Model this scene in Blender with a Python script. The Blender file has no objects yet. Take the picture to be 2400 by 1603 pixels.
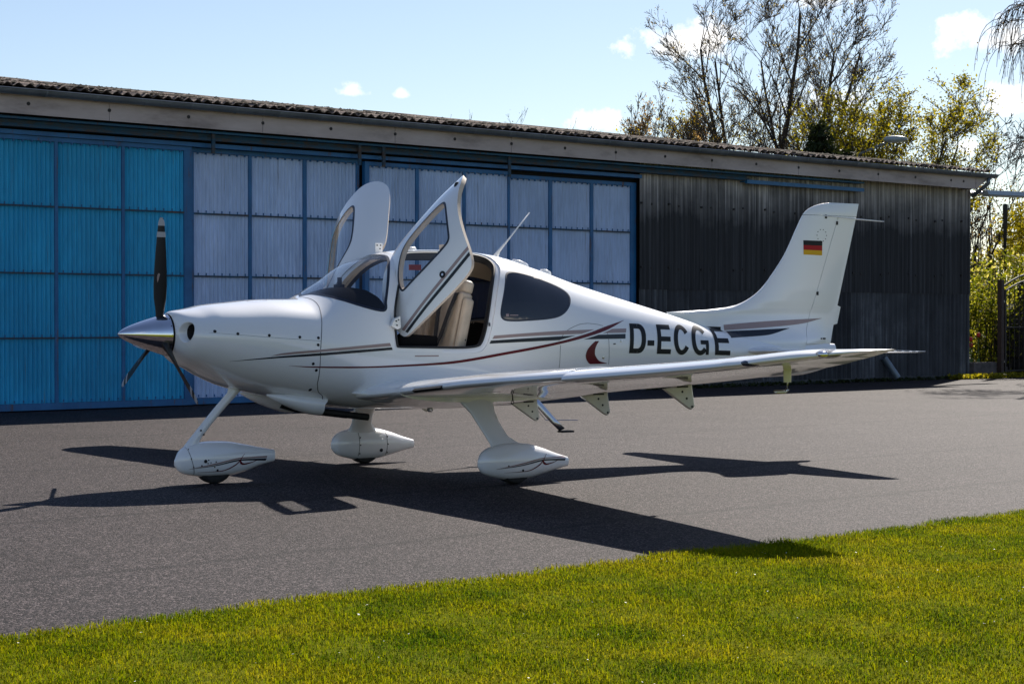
import bpy, bmesh, math, random
import numpy as np
from mathutils import Vector, Matrix
from math import pi, sin, cos, radians, atan2, sqrt
random.seed(7)
rng = np.random.default_rng(7)
SC = bpy.context.scene
COL = SC.collection

# ------------------------------------------------------------------ camera
CAM_POS = Vector((-6.259, -14.668, 1.361)); CAM_YAW = 0.559; CAM_PITCH = -0.012
cam_data = bpy.data.cameras.new('camera'); cam = bpy.data.objects.new('camera', cam_data); COL.objects.link(cam)
cam.location = CAM_POS
cam.rotation_euler = (pi/2 + CAM_PITCH, 0, -CAM_YAW)
cam_data.sensor_width = 36.0; cam_data.lens = 66.9
cam_data.clip_start = 0.1; cam_data.clip_end = 3000
SC.camera = cam

# ------------------------------------------------------------------ sun, sky, exposure
SUN_DIR = Vector((0.98, 0.72, 1.0)).normalized()          # towards the sun
SUN_EL = math.asin(SUN_DIR.z); SUN_AZ = atan2(SUN_DIR.x, SUN_DIR.y)
sd = bpy.data.lights.new('sun', 'SUN'); sd.energy = 4.8; sd.angle = radians(0.5); sd.color = (1.0, 0.93, 0.84)
sun = bpy.data.objects.new('sun', sd); COL.objects.link(sun)
sun.rotation_euler = (-SUN_DIR).to_track_quat('-Z', 'Y').to_euler(); sun.location = (20, 15, 30)

W = bpy.data.worlds.new('World'); SC.world = W; W.use_nodes = True
wt = W.node_tree; wt.nodes.clear()
def wn(t, **k):
    n = wt.nodes.new(t)
    for a, b in k.items(): setattr(n, a, b)
    return n
w_out = wn('ShaderNodeOutputWorld'); w_bg = wn('ShaderNodeBackground')
w_sky = wn('ShaderNodeTexSky', sky_type='NISHITA', sun_disc=False, sun_elevation=SUN_EL, sun_rotation=SUN_AZ,
           altitude=50, air_density=1.0, dust_density=0.35, ozone_density=2.4)
w_bg.inputs['Strength'].default_value = 0.068
w_co = wn('ShaderNodeTexCoord')
# cumulus clouds: (azimuth from +Y towards +X in degrees, elevation, half width, half height in degrees, density)
CLOUDS = [(36.9, 8.05, 1.55, .42, 1), (38.2, 8.35, .75, .42, 1), (34.4, 5.85, .80, .34, 1), (27.2, 6.75, .55, .22, .8), (28.7, 6.7, .2, .14, .7),
          (40.8, 9.5, 1.0, .4, 1), (43.1, 9.5, 1.1, .32, 1), (46.0, 8.0, 1.2, .55, 1), (46.7, 6.2, 1.1, .48, 1), (47.0, 4.9, 1.2, .32, 1), (41.2, 6.3, 1.3, .35, .6),
          (55, 7, 2.5, .6, 1), (62, 10, 3, .8, 1), (74, 8, 3, .7, 1), (90, 12, 4, 1.2, 1), (110, 9, 4, 1, 1), (140, 14, 5, 1.3, 1), (170, 10, 4, 1, 1),
          (200, 16, 5, 1.4, 1), (232, 11, 4, 1, 1), (262, 15, 5, 1.2, 1), (290, 9, 3, .8, 1), (318, 12, 4, 1, 1), (345, 10, 3, .7, .9), (6, 14, 3, .8, .8)]
w_noise = wn('ShaderNodeTexNoise'); w_noise.inputs['Scale'].default_value = 55; w_noise.inputs['Detail'].default_value = 6; w_noise.inputs['Roughness'].default_value = .62
wt.links.new(w_co.outputs['Generated'], w_noise.inputs['Vector'])
def wmath(op, a, b=None, clamp=False):
    n = wn('ShaderNodeMath', operation=op, use_clamp=clamp)
    for i, v in enumerate((a, b)):
        if v is None: continue
        if isinstance(v, (int, float)): n.inputs[i].default_value = v
        else: wt.links.new(v, n.inputs[i])
    return n.outputs[0]
nz = wmath('MULTIPLY', wmath('SUBTRACT', w_noise.outputs['Fac'], .5), 4.0)
total = None
for az, el, hw, hh, dn in CLOUDS:
    a, e = radians(az), radians(el)
    r = (cos(a), -sin(a), 0); c = (sin(a)*cos(e), cos(a)*cos(e), sin(e)); u = (-sin(a)*sin(e), -cos(a)*sin(e), cos(e))
    def dot(v):
        n = wn('ShaderNodeVectorMath', operation='DOT_PRODUCT'); wt.links.new(w_co.outputs['Generated'], n.inputs[0]); n.inputs[1].default_value = v
        return n.outputs['Value']
    x = wmath('MULTIPLY', dot(r), .8/radians(hw)); y = wmath('MULTIPLY', dot(u), .72/radians(hh))
    y = wmath('ADD', y, wmath('MULTIPLY', wmath('MINIMUM', y, 0), .9))               # flatter base
    d = wmath('SQRT', wmath('ADD', wmath('MULTIPLY', x, x), wmath('MULTIPLY', y, y)))
    m = wmath('SUBTRACT', 1.0, d)
    m = wmath('ADD', m, wmath('MULTIPLY', nz, wmath('GREATER_THAN', dot(c), .9)))
    m = wmath('MULTIPLY', m, 1.1 * dn, clamp=True)
    m = wmath('MULTIPLY', m, wmath('LESS_THAN', d, 2.0)); m = wmath('MULTIPLY', m, wmath('GREATER_THAN', dot(c), .9))
    total = m if total is None else wmath('MAXIMUM', total, m)
w_mix = wn('ShaderNodeMix', data_type='RGBA'); wt.links.new(total, w_mix.inputs['Factor'])
w_hs = wn('ShaderNodeHueSaturation'); w_hs.inputs['Saturation'].default_value = .96; w_hs.inputs['Hue'].default_value = .507; wt.links.new(w_sky.outputs['Color'], w_hs.inputs['Color'])
wt.links.new(w_hs.outputs['Color'], w_mix.inputs['A']); w_mix.inputs['B'].default_value = (12.2, 11.9, 11.6, 1)
wt.links.new(w_mix.outputs['Result'], w_bg.inputs['Color']); wt.links.new(w_bg.outputs[0], w_out.inputs['Surface'])

SC.view_settings.view_transform = 'Standard'; SC.view_settings.look = 'None'
SC.view_settings.exposure = 0.78; SC.view_settings.gamma = 1.0; SC.view_settings.use_curve_mapping = False

# ------------------------------------------------------------------ helpers
def tag(o, label=None, cat=None, group=None, kind=None):
    for k, v in (('label', label), ('category', cat), ('group', group), ('kind', kind)):
        if v: o[k] = v
    return o
def empty(name, loc=(0, 0, 0), rz=0, parent=None):
    o = bpy.data.objects.new(name, None); COL.objects.link(o); o.location = loc; o.rotation_euler = (0, 0, rz)
    o.empty_display_size = .2
    if parent: o.parent = parent
    return o
def add(name, me, mat=None, parent=None):
    o = bpy.data.objects.new(name, me); COL.objects.link(o)
    if mat is not None and not me.materials:
        for m in (mat if isinstance(mat, (list, tuple)) else [mat]): me.materials.append(m)
    if parent: o.parent = parent
    return o
def build(name, V, F, mat=None, parent=None, smooth=False, mi=None, angle=None):
    me = bpy.data.meshes.new(name); me.from_pydata([tuple(map(float, v)) for v in V], [], [tuple(map(int, f)) for f in F])
    if smooth: me.polygons.foreach_set('use_smooth', [True]*len(me.polygons))
    o = add(name, me, mat, parent)
    if mi is not None: me.polygons.foreach_set('material_index', mi)
    if angle is not None: me.set_sharp_from_angle(angle=radians(angle))
    me.update()
    return o
def build_np(name, V, F, mat=None, parent=None, smooth=False):
    """fast path: V (n,3), F (m,k) arrays"""
    V = np.asarray(V, np.float32); F = np.asarray(F, np.int32); m, k = F.shape
    me = bpy.data.meshes.new(name); me.vertices.add(len(V)); me.vertices.foreach_set('co', V.ravel())
    me.loops.add(m*k); me.loops.foreach_set('vertex_index', F.ravel())
    me.polygons.add(m); me.polygons.foreach_set('loop_start', np.arange(0, m*k, k, dtype=np.int32))
    if smooth: me.polygons.foreach_set('use_smooth', np.ones(m, bool))
    me.update(calc_edges=True); me.validate()
    return add(name, me, mat, parent)
class MB:
    """collects simple solids into one mesh"""
    def __init__(s): s.V = []; s.F = []
    def q(s, V, F):
        n = len(s.V); s.V += [tuple(v) for v in V]; s.F += [tuple(i + n for i in f) for f in F]; return s
    def box(s, a, b, M=None):
        (x0, y0, z0), (x1, y1, z1) = a, b
        V = [Vector(v) for v in ((x0,y0,z0),(x1,y0,z0),(x1,y1,z0),(x0,y1,z0),(x0,y0,z1),(x1,y0,z1),(x1,y1,z1),(x0,y1,z1))]
        if M: V = [M @ v for v in V]
        return s.q(V, [(0,3,2,1),(4,5,6,7),(0,1,5,4),(1,2,6,5),(2,3,7,6),(3,0,4,7)])
    def tube(s, pts, rad, n=8, cap=True, flat=1.0, up=(0, 0, 1)):
        pts = [Vector(p) for p in pts]; R = rad if isinstance(rad, (list, tuple)) else [rad]*len(pts)
        V = []; F = []
        for i, p in enumerate(pts):
            t = (pts[min(i+1, len(pts)-1)] - pts[max(i-1, 0)]).normalized()
            a = t.cross(Vector(up));
            if a.length < 1e-4: a = t.cross(Vector((1, 0, 0)))
            a.normalize(); b = a.cross(t)
            for k in range(n): V.append(p + a*R[i]*cos(2*pi*k/n)*flat + b*R[i]*sin(2*pi*k/n))
        for i in range(len(pts)-1):
            for k in range(n): F.append((i*n+k, i*n+(k+1) % n, (i+1)*n+(k+1) % n, (i+1)*n+k))
        if cap: F.append(tuple(range(n-1, -1, -1))); F.append(tuple(range((len(pts)-1)*n, len(pts)*n)))
        return s.q(V, F)
    def loft(s, loops, cap0=True, cap1=True, closed=True):
        n = len(loops[0]); V = [p for L in loops for p in L]; F = []
        for i in range(len(loops)-1):
            for k in range(n if closed else n-1): F.append((i*n+k, i*n+(k+1) % n, (i+1)*n+(k+1) % n, (i+1)*n+k))
        if cap0: F.append(tuple(range(n-1, -1, -1)))
        if cap1: F.append(tuple(range((len(loops)-1)*n, len(loops)*n)))
        return s.q(V, F)
    def sphere(s, c, r, nu=10, nv=6):
        rx, ry, rz = r if isinstance(r, (tuple, list)) else (r, r, r); loops = []
        for j in range(1, nv):
            t = pi*j/nv; loops.append([(c[0]+rx*sin(t)*cos(2*pi*k/nu), c[1]+ry*sin(t)*sin(2*pi*k/nu), c[2]-rz*cos(t)) for k in range(nu)])
        return s.loft(loops)
    def build(s, name, mat, parent=None, smooth=False, angle=None):
        o = build(name, s.V, s.F, mat, parent, smooth, None, angle)
        bm = bmesh.new(); bm.from_mesh(o.data); bmesh.ops.recalc_face_normals(bm, faces=bm.faces); bm.to_mesh(o.data); bm.free()
        if angle is not None: o.data.set_sharp_from_angle(angle=radians(angle))
        return o
def rbox(name, size, loc, mat, parent, rot=(0, 0, 0), bevel=.03, seg=3, sub=None):
    bm = bmesh.new(); bmesh.ops.create_cube(bm, size=1)
    bmesh.ops.scale(bm, vec=size, verts=bm.verts)
    bmesh.ops.bevel(bm, geom=list(bm.edges), offset=bevel, segments=seg, profile=.6, affect='EDGES')
    me = bpy.data.meshes.new(name); bm.to_mesh(me); bm.free()
    me.polygons.foreach_set('use_smooth', [True]*len(me.polygons))
    o = add(name, me, mat, parent); o.location = loc; o.rotation_euler = rot
    return o
def copy_tree(o, parent=None):
    c = o.copy(); COL.objects.link(c)
    if parent: c.parent = parent
    for ch in list(o.children): copy_tree(ch, c)
    return c

# ------------------------------------------------------------------ materials
class MT:
    def __init__(s, name):
        s.m = bpy.data.materials.new(name); s.m.use_nodes = True; s.t = s.m.node_tree
        s.p = s.t.nodes['Principled BSDF']; s.out = s.t.nodes['Material Output']
    def n(s, t, **k):
        n = s.t.nodes.new(t)
        for a, b in k.items(): setattr(n, a, b)
        return n
    def l(s, a, b): s.t.links.new(a, b); return s
    def set(s, **k):
        for a, b in k.items():
            i = s.p.inputs[a.replace('_', ' ')]
            i.default_value = (*b, 1) if isinstance(b, (tuple, list)) and len(b) == 3 and i.type == 'RGBA' else b
        return s
    def coord(s, kind='Object', scale=(1, 1, 1)):
        if kind == 'World': c = s.n('ShaderNodeNewGeometry').outputs['Position']
        else: c = s.n('ShaderNodeTexCoord').outputs[kind]
        mp = s.n('ShaderNodeMapping'); mp.inputs['Scale'].default_value = scale; s.l(c, mp.inputs['Vector']); return mp.outputs[0]
    def noise(s, co, scale, detail=3, rough=.55):
        n = s.n('ShaderNodeTexNoise'); n.inputs['Scale'].default_value = scale; n.inputs['Detail'].default_value = detail
        n.inputs['Roughness'].default_value = rough; s.l(co, n.inputs['Vector']); return n.outputs['Fac']
    def ramp(s, fac, stops):
        r = s.n('ShaderNodeValToRGB'); e = r.color_ramp.elements
        while len(e) < len(stops): e.new(.5)
        for el, (p, c) in zip(e, stops): el.position = p; el.color = (*c, 1) if len(c) == 3 else c
        s.l(fac, r.inputs['Fac']); return r.outputs['Color']
    def mix(s, fac, a, b, mode='MIX'):
        n = s.n('ShaderNodeMix', data_type='RGBA', blend_type=mode)
        for i, v in (('Factor', fac), ('A', a), ('B', b)):
            if isinstance(v, (int, float)): n.inputs[i].default_value = v
            elif isinstance(v, (tuple, list)): n.inputs[i].default_value = (*v, 1)
            else: s.l(v, n.inputs[i])
        return n.outputs['Result']
    def math(s, op, a, b=0.0, clamp=False):
        n = s.n('ShaderNodeMath', operation=op, use_clamp=clamp)
        for i, v in enumerate((a, b)):
            if isinstance(v, (int, float)): n.inputs[i].default_value = v
            else: s.l(v, n.inputs[i])
        return n.outputs[0]
    def bump(s, h, strength=.3, dist=.01):
        b = s.n('ShaderNodeBump'); b.inputs['Strength'].default_value = strength; b.inputs['Distance'].default_value = dist
        s.l(h, b.inputs['Height']); s.l(b.outputs[0], s.p.inputs['Normal']); return s
    def base(s, c): s.l(c, s.p.inputs['Base Color']); return s
def plain(name, col, rough=.5, metal=0, coat=0, var=.12, scale=8, spec=.5):
    t = MT(name); t.set(Base_Color=col, Roughness=rough, Metallic=metal, Coat_Weight=coat, Specular_IOR_Level=spec)
    t.p.inputs['Coat Roughness'].default_value = .04
    if var:
        nz = t.noise(t.coord('Object'), scale, 4)
        t.base(t.ramp(nz, [(.3, tuple(c*(1-var) for c in col)), (.7, tuple(min(1, c*(1+var)) for c in col))]))
    return t.m
def metalrough(name, col, rough=.3): return plain(name, col, rough, 1.0, 0, .05)
# ================================================================== SETTING
M = {}
# asphalt: dark binder, pale chips, faint larger mottling
t = MT('asphalt'); co = t.coord('World')
chips = t.n('ShaderNodeTexVoronoi'); chips.inputs['Scale'].default_value = 108; t.l(co, chips.inputs['Vector'])
cell = t.n('ShaderNodeSeparateColor'); t.l(chips.outputs['Color'], cell.inputs[0])
c1 = t.ramp(cell.outputs[0], [(0, (.004, .0034, .0038)), (.4, (.0130, .0108, .0112)), (.72, (.044, .0362, .0368)), (1, (.18, .148, .145))])
big = t.noise(t.coord('World', (1, 1, 1)), .55, 6, .65)
c2 = t.mix(.55, c1, t.ramp(big, [(.3, (.62, .61, .62)), (.7, (1.25, 1.22, 1.22))]), 'MULTIPLY')
seam = t.noise(t.coord('World', (.35, 3.2, 1)), .9, 5, .6)
c3 = t.mix(.35, c2, t.ramp(seam, [(.47, (1, 1, 1)), (.495, (.62, .6, .6)), (.52, (1, 1, 1))]), 'MULTIPLY')
# two old paving joints parallel to the hangar, wavering a little
sepa = t.n('ShaderNodeSeparateXYZ'); t.l(t.n('ShaderNodeNewGeometry').outputs['Position'], sepa.inputs[0])
vv = t.math('ADD', t.math('MULTIPLY', sepa.outputs['X'], -.1731), t.math('MULTIPLY', sepa.outputs['Y'], .9849))
wob = t.math('MULTIPLY', t.math('SUBTRACT', t.noise(t.coord('World'), .9, 5, .65), .5), .35); vv = t.math('ADD', vv, wob)
jn = t.noise(t.coord('World'), 3.0, 4, .6)
for jv in (-1.72, 2.2, 6.1, -4.3):
    d = t.math('ABSOLUTE', t.math('SUBTRACT', vv, jv)); m = t.math('SUBTRACT', 1.0, t.math('MULTIPLY', d, 13.0), clamp=True); m = t.math('MULTIPLY', m, t.math('MULTIPLY', jn, 1.15), clamp=True)
    c3 = t.mix(m, c3, (.006, .0055, .006))
oil = t.noise(t.coord('World'), 2.4, 3, .5); c3 = t.mix(t.ramp(oil, [(.70, (0, 0, 0)), (.80, (.55, .55, .55))]), c3, (.010, .009, .009))
t.base(c3); t.set(Roughness=.7, Specular_IOR_Level=.10)
h = t.math('ADD', t.math('MULTIPLY', chips.outputs['Distance'], -1.0), t.math('MULTIPLY', t.noise(co, 240, 2), .5))
t.bump(h, .85, .006); M['asphalt'] = t.m
# soil / dry ground
t = MT('soil'); nz = t.noise(t.coord('World'), 14, 6, .7)
t.base(t.ramp(nz, [(.3, (.07, .085, .008)), (.6, (.14, .15, .015)), (.8, (.17, .15, .03))])); t.set(Roughness=1.0, Specular_IOR_Level=0.0); t.bump(nz, .6, .02); M['soil'] = t.m
t = MT('yard_gravel'); nz = t.noise(t.coord('World'), 30, 5, .7)
t.base(t.ramp(nz, [(.3, (.16, .13, .10)), (.7, (.36, .31, .25))])); t.set(Roughness=.95); t.bump(nz, .5, .02); M['gravel'] = t.m
t = MT('field'); nz = t.noise(t.coord('World'), 1.2, 6, .7)
t.base(t.ramp(nz, [(.3, (.05, .07, .012)), (.7, (.10, .13, .025))])); t.set(Roughness=.95); M['field'] = t.m
# grass blade: colour by patch noise + per blade random, some light passes through
t = MT('grass_blade'); a = t.n('ShaderNodeAttribute'); a.attribute_name = 'rnd'
nz = t.noise(t.coord('World'), 1.7, 4, .6); nz2 = t.noise(t.coord('World'), .55, 3, .5); nf = t.math('ADD', t.math('ADD', t.math('MULTIPLY', nz, .80), t.math('MULTIPLY', nz2, .52)), t.math('MULTIPLY', a.outputs['Fac'], .32)); nf = t.math('SUBTRACT', nf, .28)
gc = t.ramp(nf, [(.27, (.038, .085, .002)), (.43, (.115, .155, .002)), (.60, (.225, .225, .003)), (.80, (.33, .265, .012)), (.97, (.52, .42, .14))])
t.base(gc); t.set(Roughness=.8, Specular_IOR_Level=.03)
tr = t.n('ShaderNodeBsdfTranslucent'); t.l(t.mix(1.0, gc, (1.15, 1.2, .55), 'MULTIPLY'), tr.inputs['Color'])
mx = t.n('ShaderNodeMixShader'); mx.inputs[0].default_value = .55; t.l(t.p.outputs[0], mx.inputs[1]); t.l(tr.outputs[0], mx.inputs[2]); t.l(mx.outputs[0], t.out.inputs['Surface'])
M['grass'] = t.m

def lawn_edge(x):
    return -6.05 + .177*x + .035*np.sin(x*2.3+.4) + .022*np.sin(x*7.1) + .020*np.sin(x*17.+1) + .014*np.sin(x*41.+2) + .010*np.sin(x*73.)
def sheet(name, pts, z, mat, kind='structure'):
    o = build(name, [(x, y, z) for x, y in pts], [tuple(range(len(pts)))], mat); tag(o, kind=kind); return o
sheet('ground', [(-1500, -1500), (1500, -1500), (1500, 1500), (-1500, 1500)], -.03, M['field'])
xs = np.linspace(-40, 60, 700); ye = lawn_edge(xs)
V = [(x, y, 0) for x, y in zip(xs, ye)] + [(x, .1758*x + 24, 0) for x in xs]
n = len(xs); o = build('asphalt_apron', V, [(i, i+1, n+i+1, n+i) for i in range(n-1)], M['asphalt']); tag(o, kind='structure')
# lawn soil bed: a low turf shoulder, 2.5 cm above the asphalt
prof = [(.012, -.02), (.0, .006), (-.05, .018), (-.14, .026), (-.6, .03), (-40, .03)]
V = []; F = []
for dy, z in prof: V += [(x, y+dy, z+.004*sin(x*9+dy*30)) for x, y in zip(xs, ye)]
for j in range(len(prof)-1): F += [(j*n+i, (j+1)*n+i, (j+1)*n+i+1, j*n+i+1) for i in range(n-1)]
o = build('lawn', V, F, M['soil'], smooth=True); tag(o, kind='structure')

def make_blades(x0, x1, d0, d1, dens, lmul=1.0):
    N = int((x1-x0)*(d1-d0)*dens)
    x = rng.uniform(x0, x1, N); dd = d0 + (d1-d0)*rng.uniform(0, 1, N)
    clump = np.sin(x*5.3+dd*3.1)*np.sin(x*2.1-dd*6.7)
    keep = rng.uniform(0, 1, N) < .72 + .28*clump
    keep &= ~((dd < .05) & (rng.uniform(0, 1, N) < .6))
    x = x[keep]; dd = dd[keep]; N = len(x)
    y = lawn_edge(x) - dd + rng.normal(0, .012, N)
    L = (.018 + .022*rng.random(N)**1.8)*(1+.16*np.sin(x*3.7+1+np.sin(dd*2.1))*np.sin(dd*4.3+np.sin(x*1.7)))*lmul
    tall = rng.random(N) < .02; L[tall] *= 1.7
    az = rng.uniform(0, 2*pi, N); lean = rng.uniform(.25, 1.25, N); wd = rng.uniform(.0011, .0024, N)*lmul**.5
    ux, uy = np.cos(az), np.sin(az); px, py = -uy, ux
    z0 = np.full(N, .024)
    b = np.stack([x, y, z0], 1); side = np.stack([px*wd, py*wd, 0*wd], 1)
    mid = b + np.stack([ux*L*.35*lean, uy*L*.35*lean, L*.62], 1)
    tip = b + np.stack([ux*L*lean, uy*L*lean, L*(1.05-.55*lean)], 1)
    V = np.stack([b-side, b+side, mid-side*.8, mid+side*.8, tip], 1).reshape(-1, 3)
    i = np.arange(N)*5
    T = np.stack([np.stack([i, i+1, i+3], 1), np.stack([i, i+3, i+2], 1), np.stack([i+2, i+3, i+4], 1)], 1).reshape(-1, 3)
    return V, T, np.repeat(rng.random(N), 5)
A = [make_blades(-4.6, 1.0, -.02, 3.75, 19000), make_blades(1.0, 5.2, -.02, 3.0, 17000), make_blades(-9, -4.6, 0, 3.0, 1800, 1.4), make_blades(5.2, 10, 0, 4.0, 2500, 1.4), make_blades(-9, 1.0, 3.7, 6.5, 1200, 1.5), make_blades(1.0, 10, 3.0, 7.5, 1200, 1.5)]
Vs, Ts, Rs, off = [], [], [], 0
for v, tt, r in A: Vs.append(v); Ts.append(tt+off); Rs.append(r); off += len(v)
g = build_np('grass', np.concatenate(Vs), np.concatenate(Ts), M['grass']); tag(g, kind='stuff')
at = g.data.attributes.new('rnd', 'FLOAT', 'POINT'); at.data.foreach_set('value', np.concatenate(Rs).astype(np.float32))
# daisies, fallen petals and dry scraps in the lawn
pet = plain('petal', (.8, .78, .74), .6, var=.15, scale=60)
N = 190; x = rng.uniform(-4.6, 5, N); y = lawn_edge(x) - rng.uniform(.02, 3, N)**1.0; z = rng.uniform(.035, .055, N)
V = []; F = []
for i in range(N):
    a = rng.uniform(0, 2*pi); s = rng.uniform(.002, .006); k = len(V); tl = rng.uniform(-.5, .5)
    for q in range(4): V.append((x[i]+s*cos(a+q*pi/2)*(1.5 if q % 2 else .7), y[i]+s*sin(a+q*pi/2), z[i]+s*tl*(1 if q < 2 else -1)))
    F.append((k, k+1, k+2, k+3))
tag(build('fallen_petals', V, F, pet), kind='stuff')
# loose chips where the asphalt breaks up along the lawn
V = []; F = []; chipm = plain('stone_chip', (.16, .145, .135), .8, var=.5, scale=30)
for i in range(1500):
    x = rng.uniform(-5, 6); y = float(lawn_edge(np.array(x))) + abs(rng.normal(0, .035)) + .005; s = rng.uniform(.003, .008); k = len(V)
    for q in range(4): V.append((x+s*cos(q*pi/2+i), y+s*sin(q*pi/2+i), .002+s*.2*rng.random()))
    V.append((x, y, s*1.1)); F += [(k, k+1, k+4), (k+1, k+2, k+4), (k+2, k+3, k+4), (k+3, k, k+4)]
tag(build('asphalt_crumbs', V, F, chipm), kind='stuff')
# ================================================================== HANGAR
t = MT('blue_steel'); co = t.coord('Object'); nz = t.noise(co, 2.2, 6, .65); st = t.noise(t.coord('Object', (3, 3, .5)), 3, 5, .7)
c = t.ramp(nz, [(.3, (.006, .085, .22)), (.7, (.016, .15, .36))])
c = t.mix(t.ramp(st, [(.58, (0, 0, 0)), (.72, (1, 1, 1))]), c, (.10, .045, .022)); t.base(c); t.set(Roughness=.5); M['blue_steel'] = t.m
t = MT('rusty_steel'); co = t.coord('Object'); nz = t.noise(t.coord('Object', (1, 1, 3)), 3.5, 6, .7)
t.base(t.ramp(nz, [(.42, (.012, .07, .13)), (.58, (.05, .055, .06)), (.72, (.12, .05, .025))])); t.set(Roughness=.75); M['rusty'] = t.m
def corr_paint(name, c0, c1, rough=.45):
    t = MT(name); co = t.coord('World'); nz = t.noise(t.coord('World', (1, 1, .35)), 1.6, 6, .62); f = t.noise(t.coord('World', (14, 14, 1.2)), 2, 4, .6)
    c = t.ramp(nz, [(.3, c0), (.7, c1)]); c = t.mix(.35, c, t.ramp(f, [(.35, (.55, .55, .55)), (.65, (1.1, 1.1, 1.1))]), 'MULTIPLY')
    fade = t.noise(co, .45, 4, .6); c = t.mix(.5, c, t.ramp(fade, [(.35, (.72, .74, .76)), (.65, (1.2, 1.18, 1.15))]), 'MULTIPLY')
    run = t.noise(t.coord('World', (9, 9, .55)), 1.3, 5, .7); c = t.mix(t.ramp(run, [(.60, (0, 0, 0)), (.74, (.55, .55, .55))]), c, (.10, .075, .06))
    t.base(c); t.set(Roughness=rough, Specular_IOR_Level=.4); return t.m
M['panel_blue'] = corr_paint('blue_sheet', (.008, .34, .62), (.018, .45, .76))
M['panel_lilac'] = corr_paint('lilac_sheet', (.46, .60, .84), (.56, .69, .93))
t = MT('fibre_cement'); co = t.coord('World'); sep = t.n('ShaderNodeSeparateXYZ'); t.l(t.n('ShaderNodeNewGeometry').outputs['Position'], sep.inputs[0])
streak = t.noise(t.coord('World', (22, 22, .30)), 1.1, 4, .6); blot = t.noise(co, 1.1, 5, .6)
lev = t.math('ADD', t.math('MULTIPLY', t.math('SUBTRACT', sep.outputs['Z'], 3.25), .85), t.math('MULTIPLY', t.math('SUBTRACT', blot, .5), 1.1))
lev = t.math('ADD', lev, t.math('MULTIPLY', t.math('SUBTRACT', streak, .5), .7), clamp=True)   # algae grows below the eaves-sheltered band
c = t.ramp(lev, [(0, (.045, .045, .047)), (.35, (.16, .152, .147)), (1, (.52, .48, .44))])
c = t.mix(.8, c, t.ramp(streak, [(.3, (.45, .45, .47)), (.55, (1.0, 1.0, 1.03)), (.75, (2.3, 2.3, 2.4))]), 'MULTIPLY')
t.base(c); t.set(Roughness=.9); t.bump(t.noise(co, 40, 4), .25, .01); M['cement'] = t.m
t = MT('fibre_cement_low'); co = t.coord('World'); streak = t.noise(t.coord('World', (12, 12, .3)), 1.2, 5, .65); blot = t.noise(co, 1.4, 5, .6)
ri = t.n('ShaderNodeObjectInfo'); lev = t.math('ADD', t.math('MULTIPLY', streak, .6), t.math('MULTIPLY', blot, .4)); lev = t.math('ADD', lev, t.math('MULTIPLY', t.math('SUBTRACT', ri.outputs['Random'], .5), .22))
t.base(t.ramp(lev, [(.35, (.030, .031, .035)), (.57, (.070, .073, .080)), (.76, (.24, .245, .26))])); t.set(Roughness=.9); M['cement_low'] = t.m
t = MT('roof_sheet'); co = t.coord('World'); a = t.noise(co, 5, 6, .7); b = t.noise(co, 28, 5, .75)
c = t.ramp(a, [(.32, (.10, .075, .06)), (.5, (.21, .165, .14)), (.72, (.34, .28, .25))]); c = t.mix(.7, c, t.ramp(b, [(.38, (.35, .33, .3)), (.6, (1.1, 1.05, 1.0))]), 'MULTIPLY')
t.base(c); t.set(Roughness=.95); t.bump(t.math('ADD', a, b), .8, .03); M['roof'] = t.m
t = MT('fascia'); co = t.coord('World', (1, 1, 1)); nz = t.noise(t.coord('World', (.7, .7, 2.5)), 1.0, 6, .65)
t.base(t.ramp(nz, [(.30, (.27, .22, .20)), (.5, (.48, .40, .37)), (.7, (.56, .48, .45))])); t.set(Roughness=.8); M['fascia'] = t.m
M['gutter'] = plain('zinc_gutter', (.16, .19, .22), .45, .55, 0, .25, 3)
M['dark'] = plain('dark_void', (.012, .012, .014), .9, var=0)
M['bolt'] = plain('bolt_dark', (.03, .025, .025), .7, var=0)
M['soffit'] = plain('soffit_board', (.05, .065, .075), .8, var=.3, scale=3)

HO = Vector((2.095, 12.703, 0)); HROT = radians(9.97)
hangar = empty('hangar', HO, HROT)
tag(hangar, 'long low aircraft hangar with blue sliding doors, grey corrugated wall and mossy roof', 'hangar')
U0, U1 = -7.4, 24.18; WD = 16.0
def corr_mesh(name, w, h, waves, depth, seg=6, mat=None, thick=0):
    n = waves*seg; V = []; F = []
    for i in range(n+1):
        y = -depth/2*cos(2*pi*i/seg)
        V += [(w*i/n, y, 0), (w*i/n, y, h)]
    F = [(2*i, 2*i+2, 2*i+3, 2*i+1) for i in range(n)]
    if thick:
        k = len(V); V += [(x, y+thick, z) for x, y, z in V]
        F += [(k+2*i, k+2*i+1, k+2*i+3, k+2*i+2) for i in range(n)]
        F += [(2*i, k+2*i, k+2*i+2, 2*i+2) for i in range(n)] + [(2*i+1, 2*i+3, k+2*i+3, k+2*i+1) for i in range(n)]
    me = bpy.data.meshes.new(name); me.from_pydata(V, [], F); me.polygons.foreach_set('use_smooth', [True]*len(F))
    me.materials.append(mat); me.set_sharp_from_angle(angle=radians(60)); return me
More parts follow.
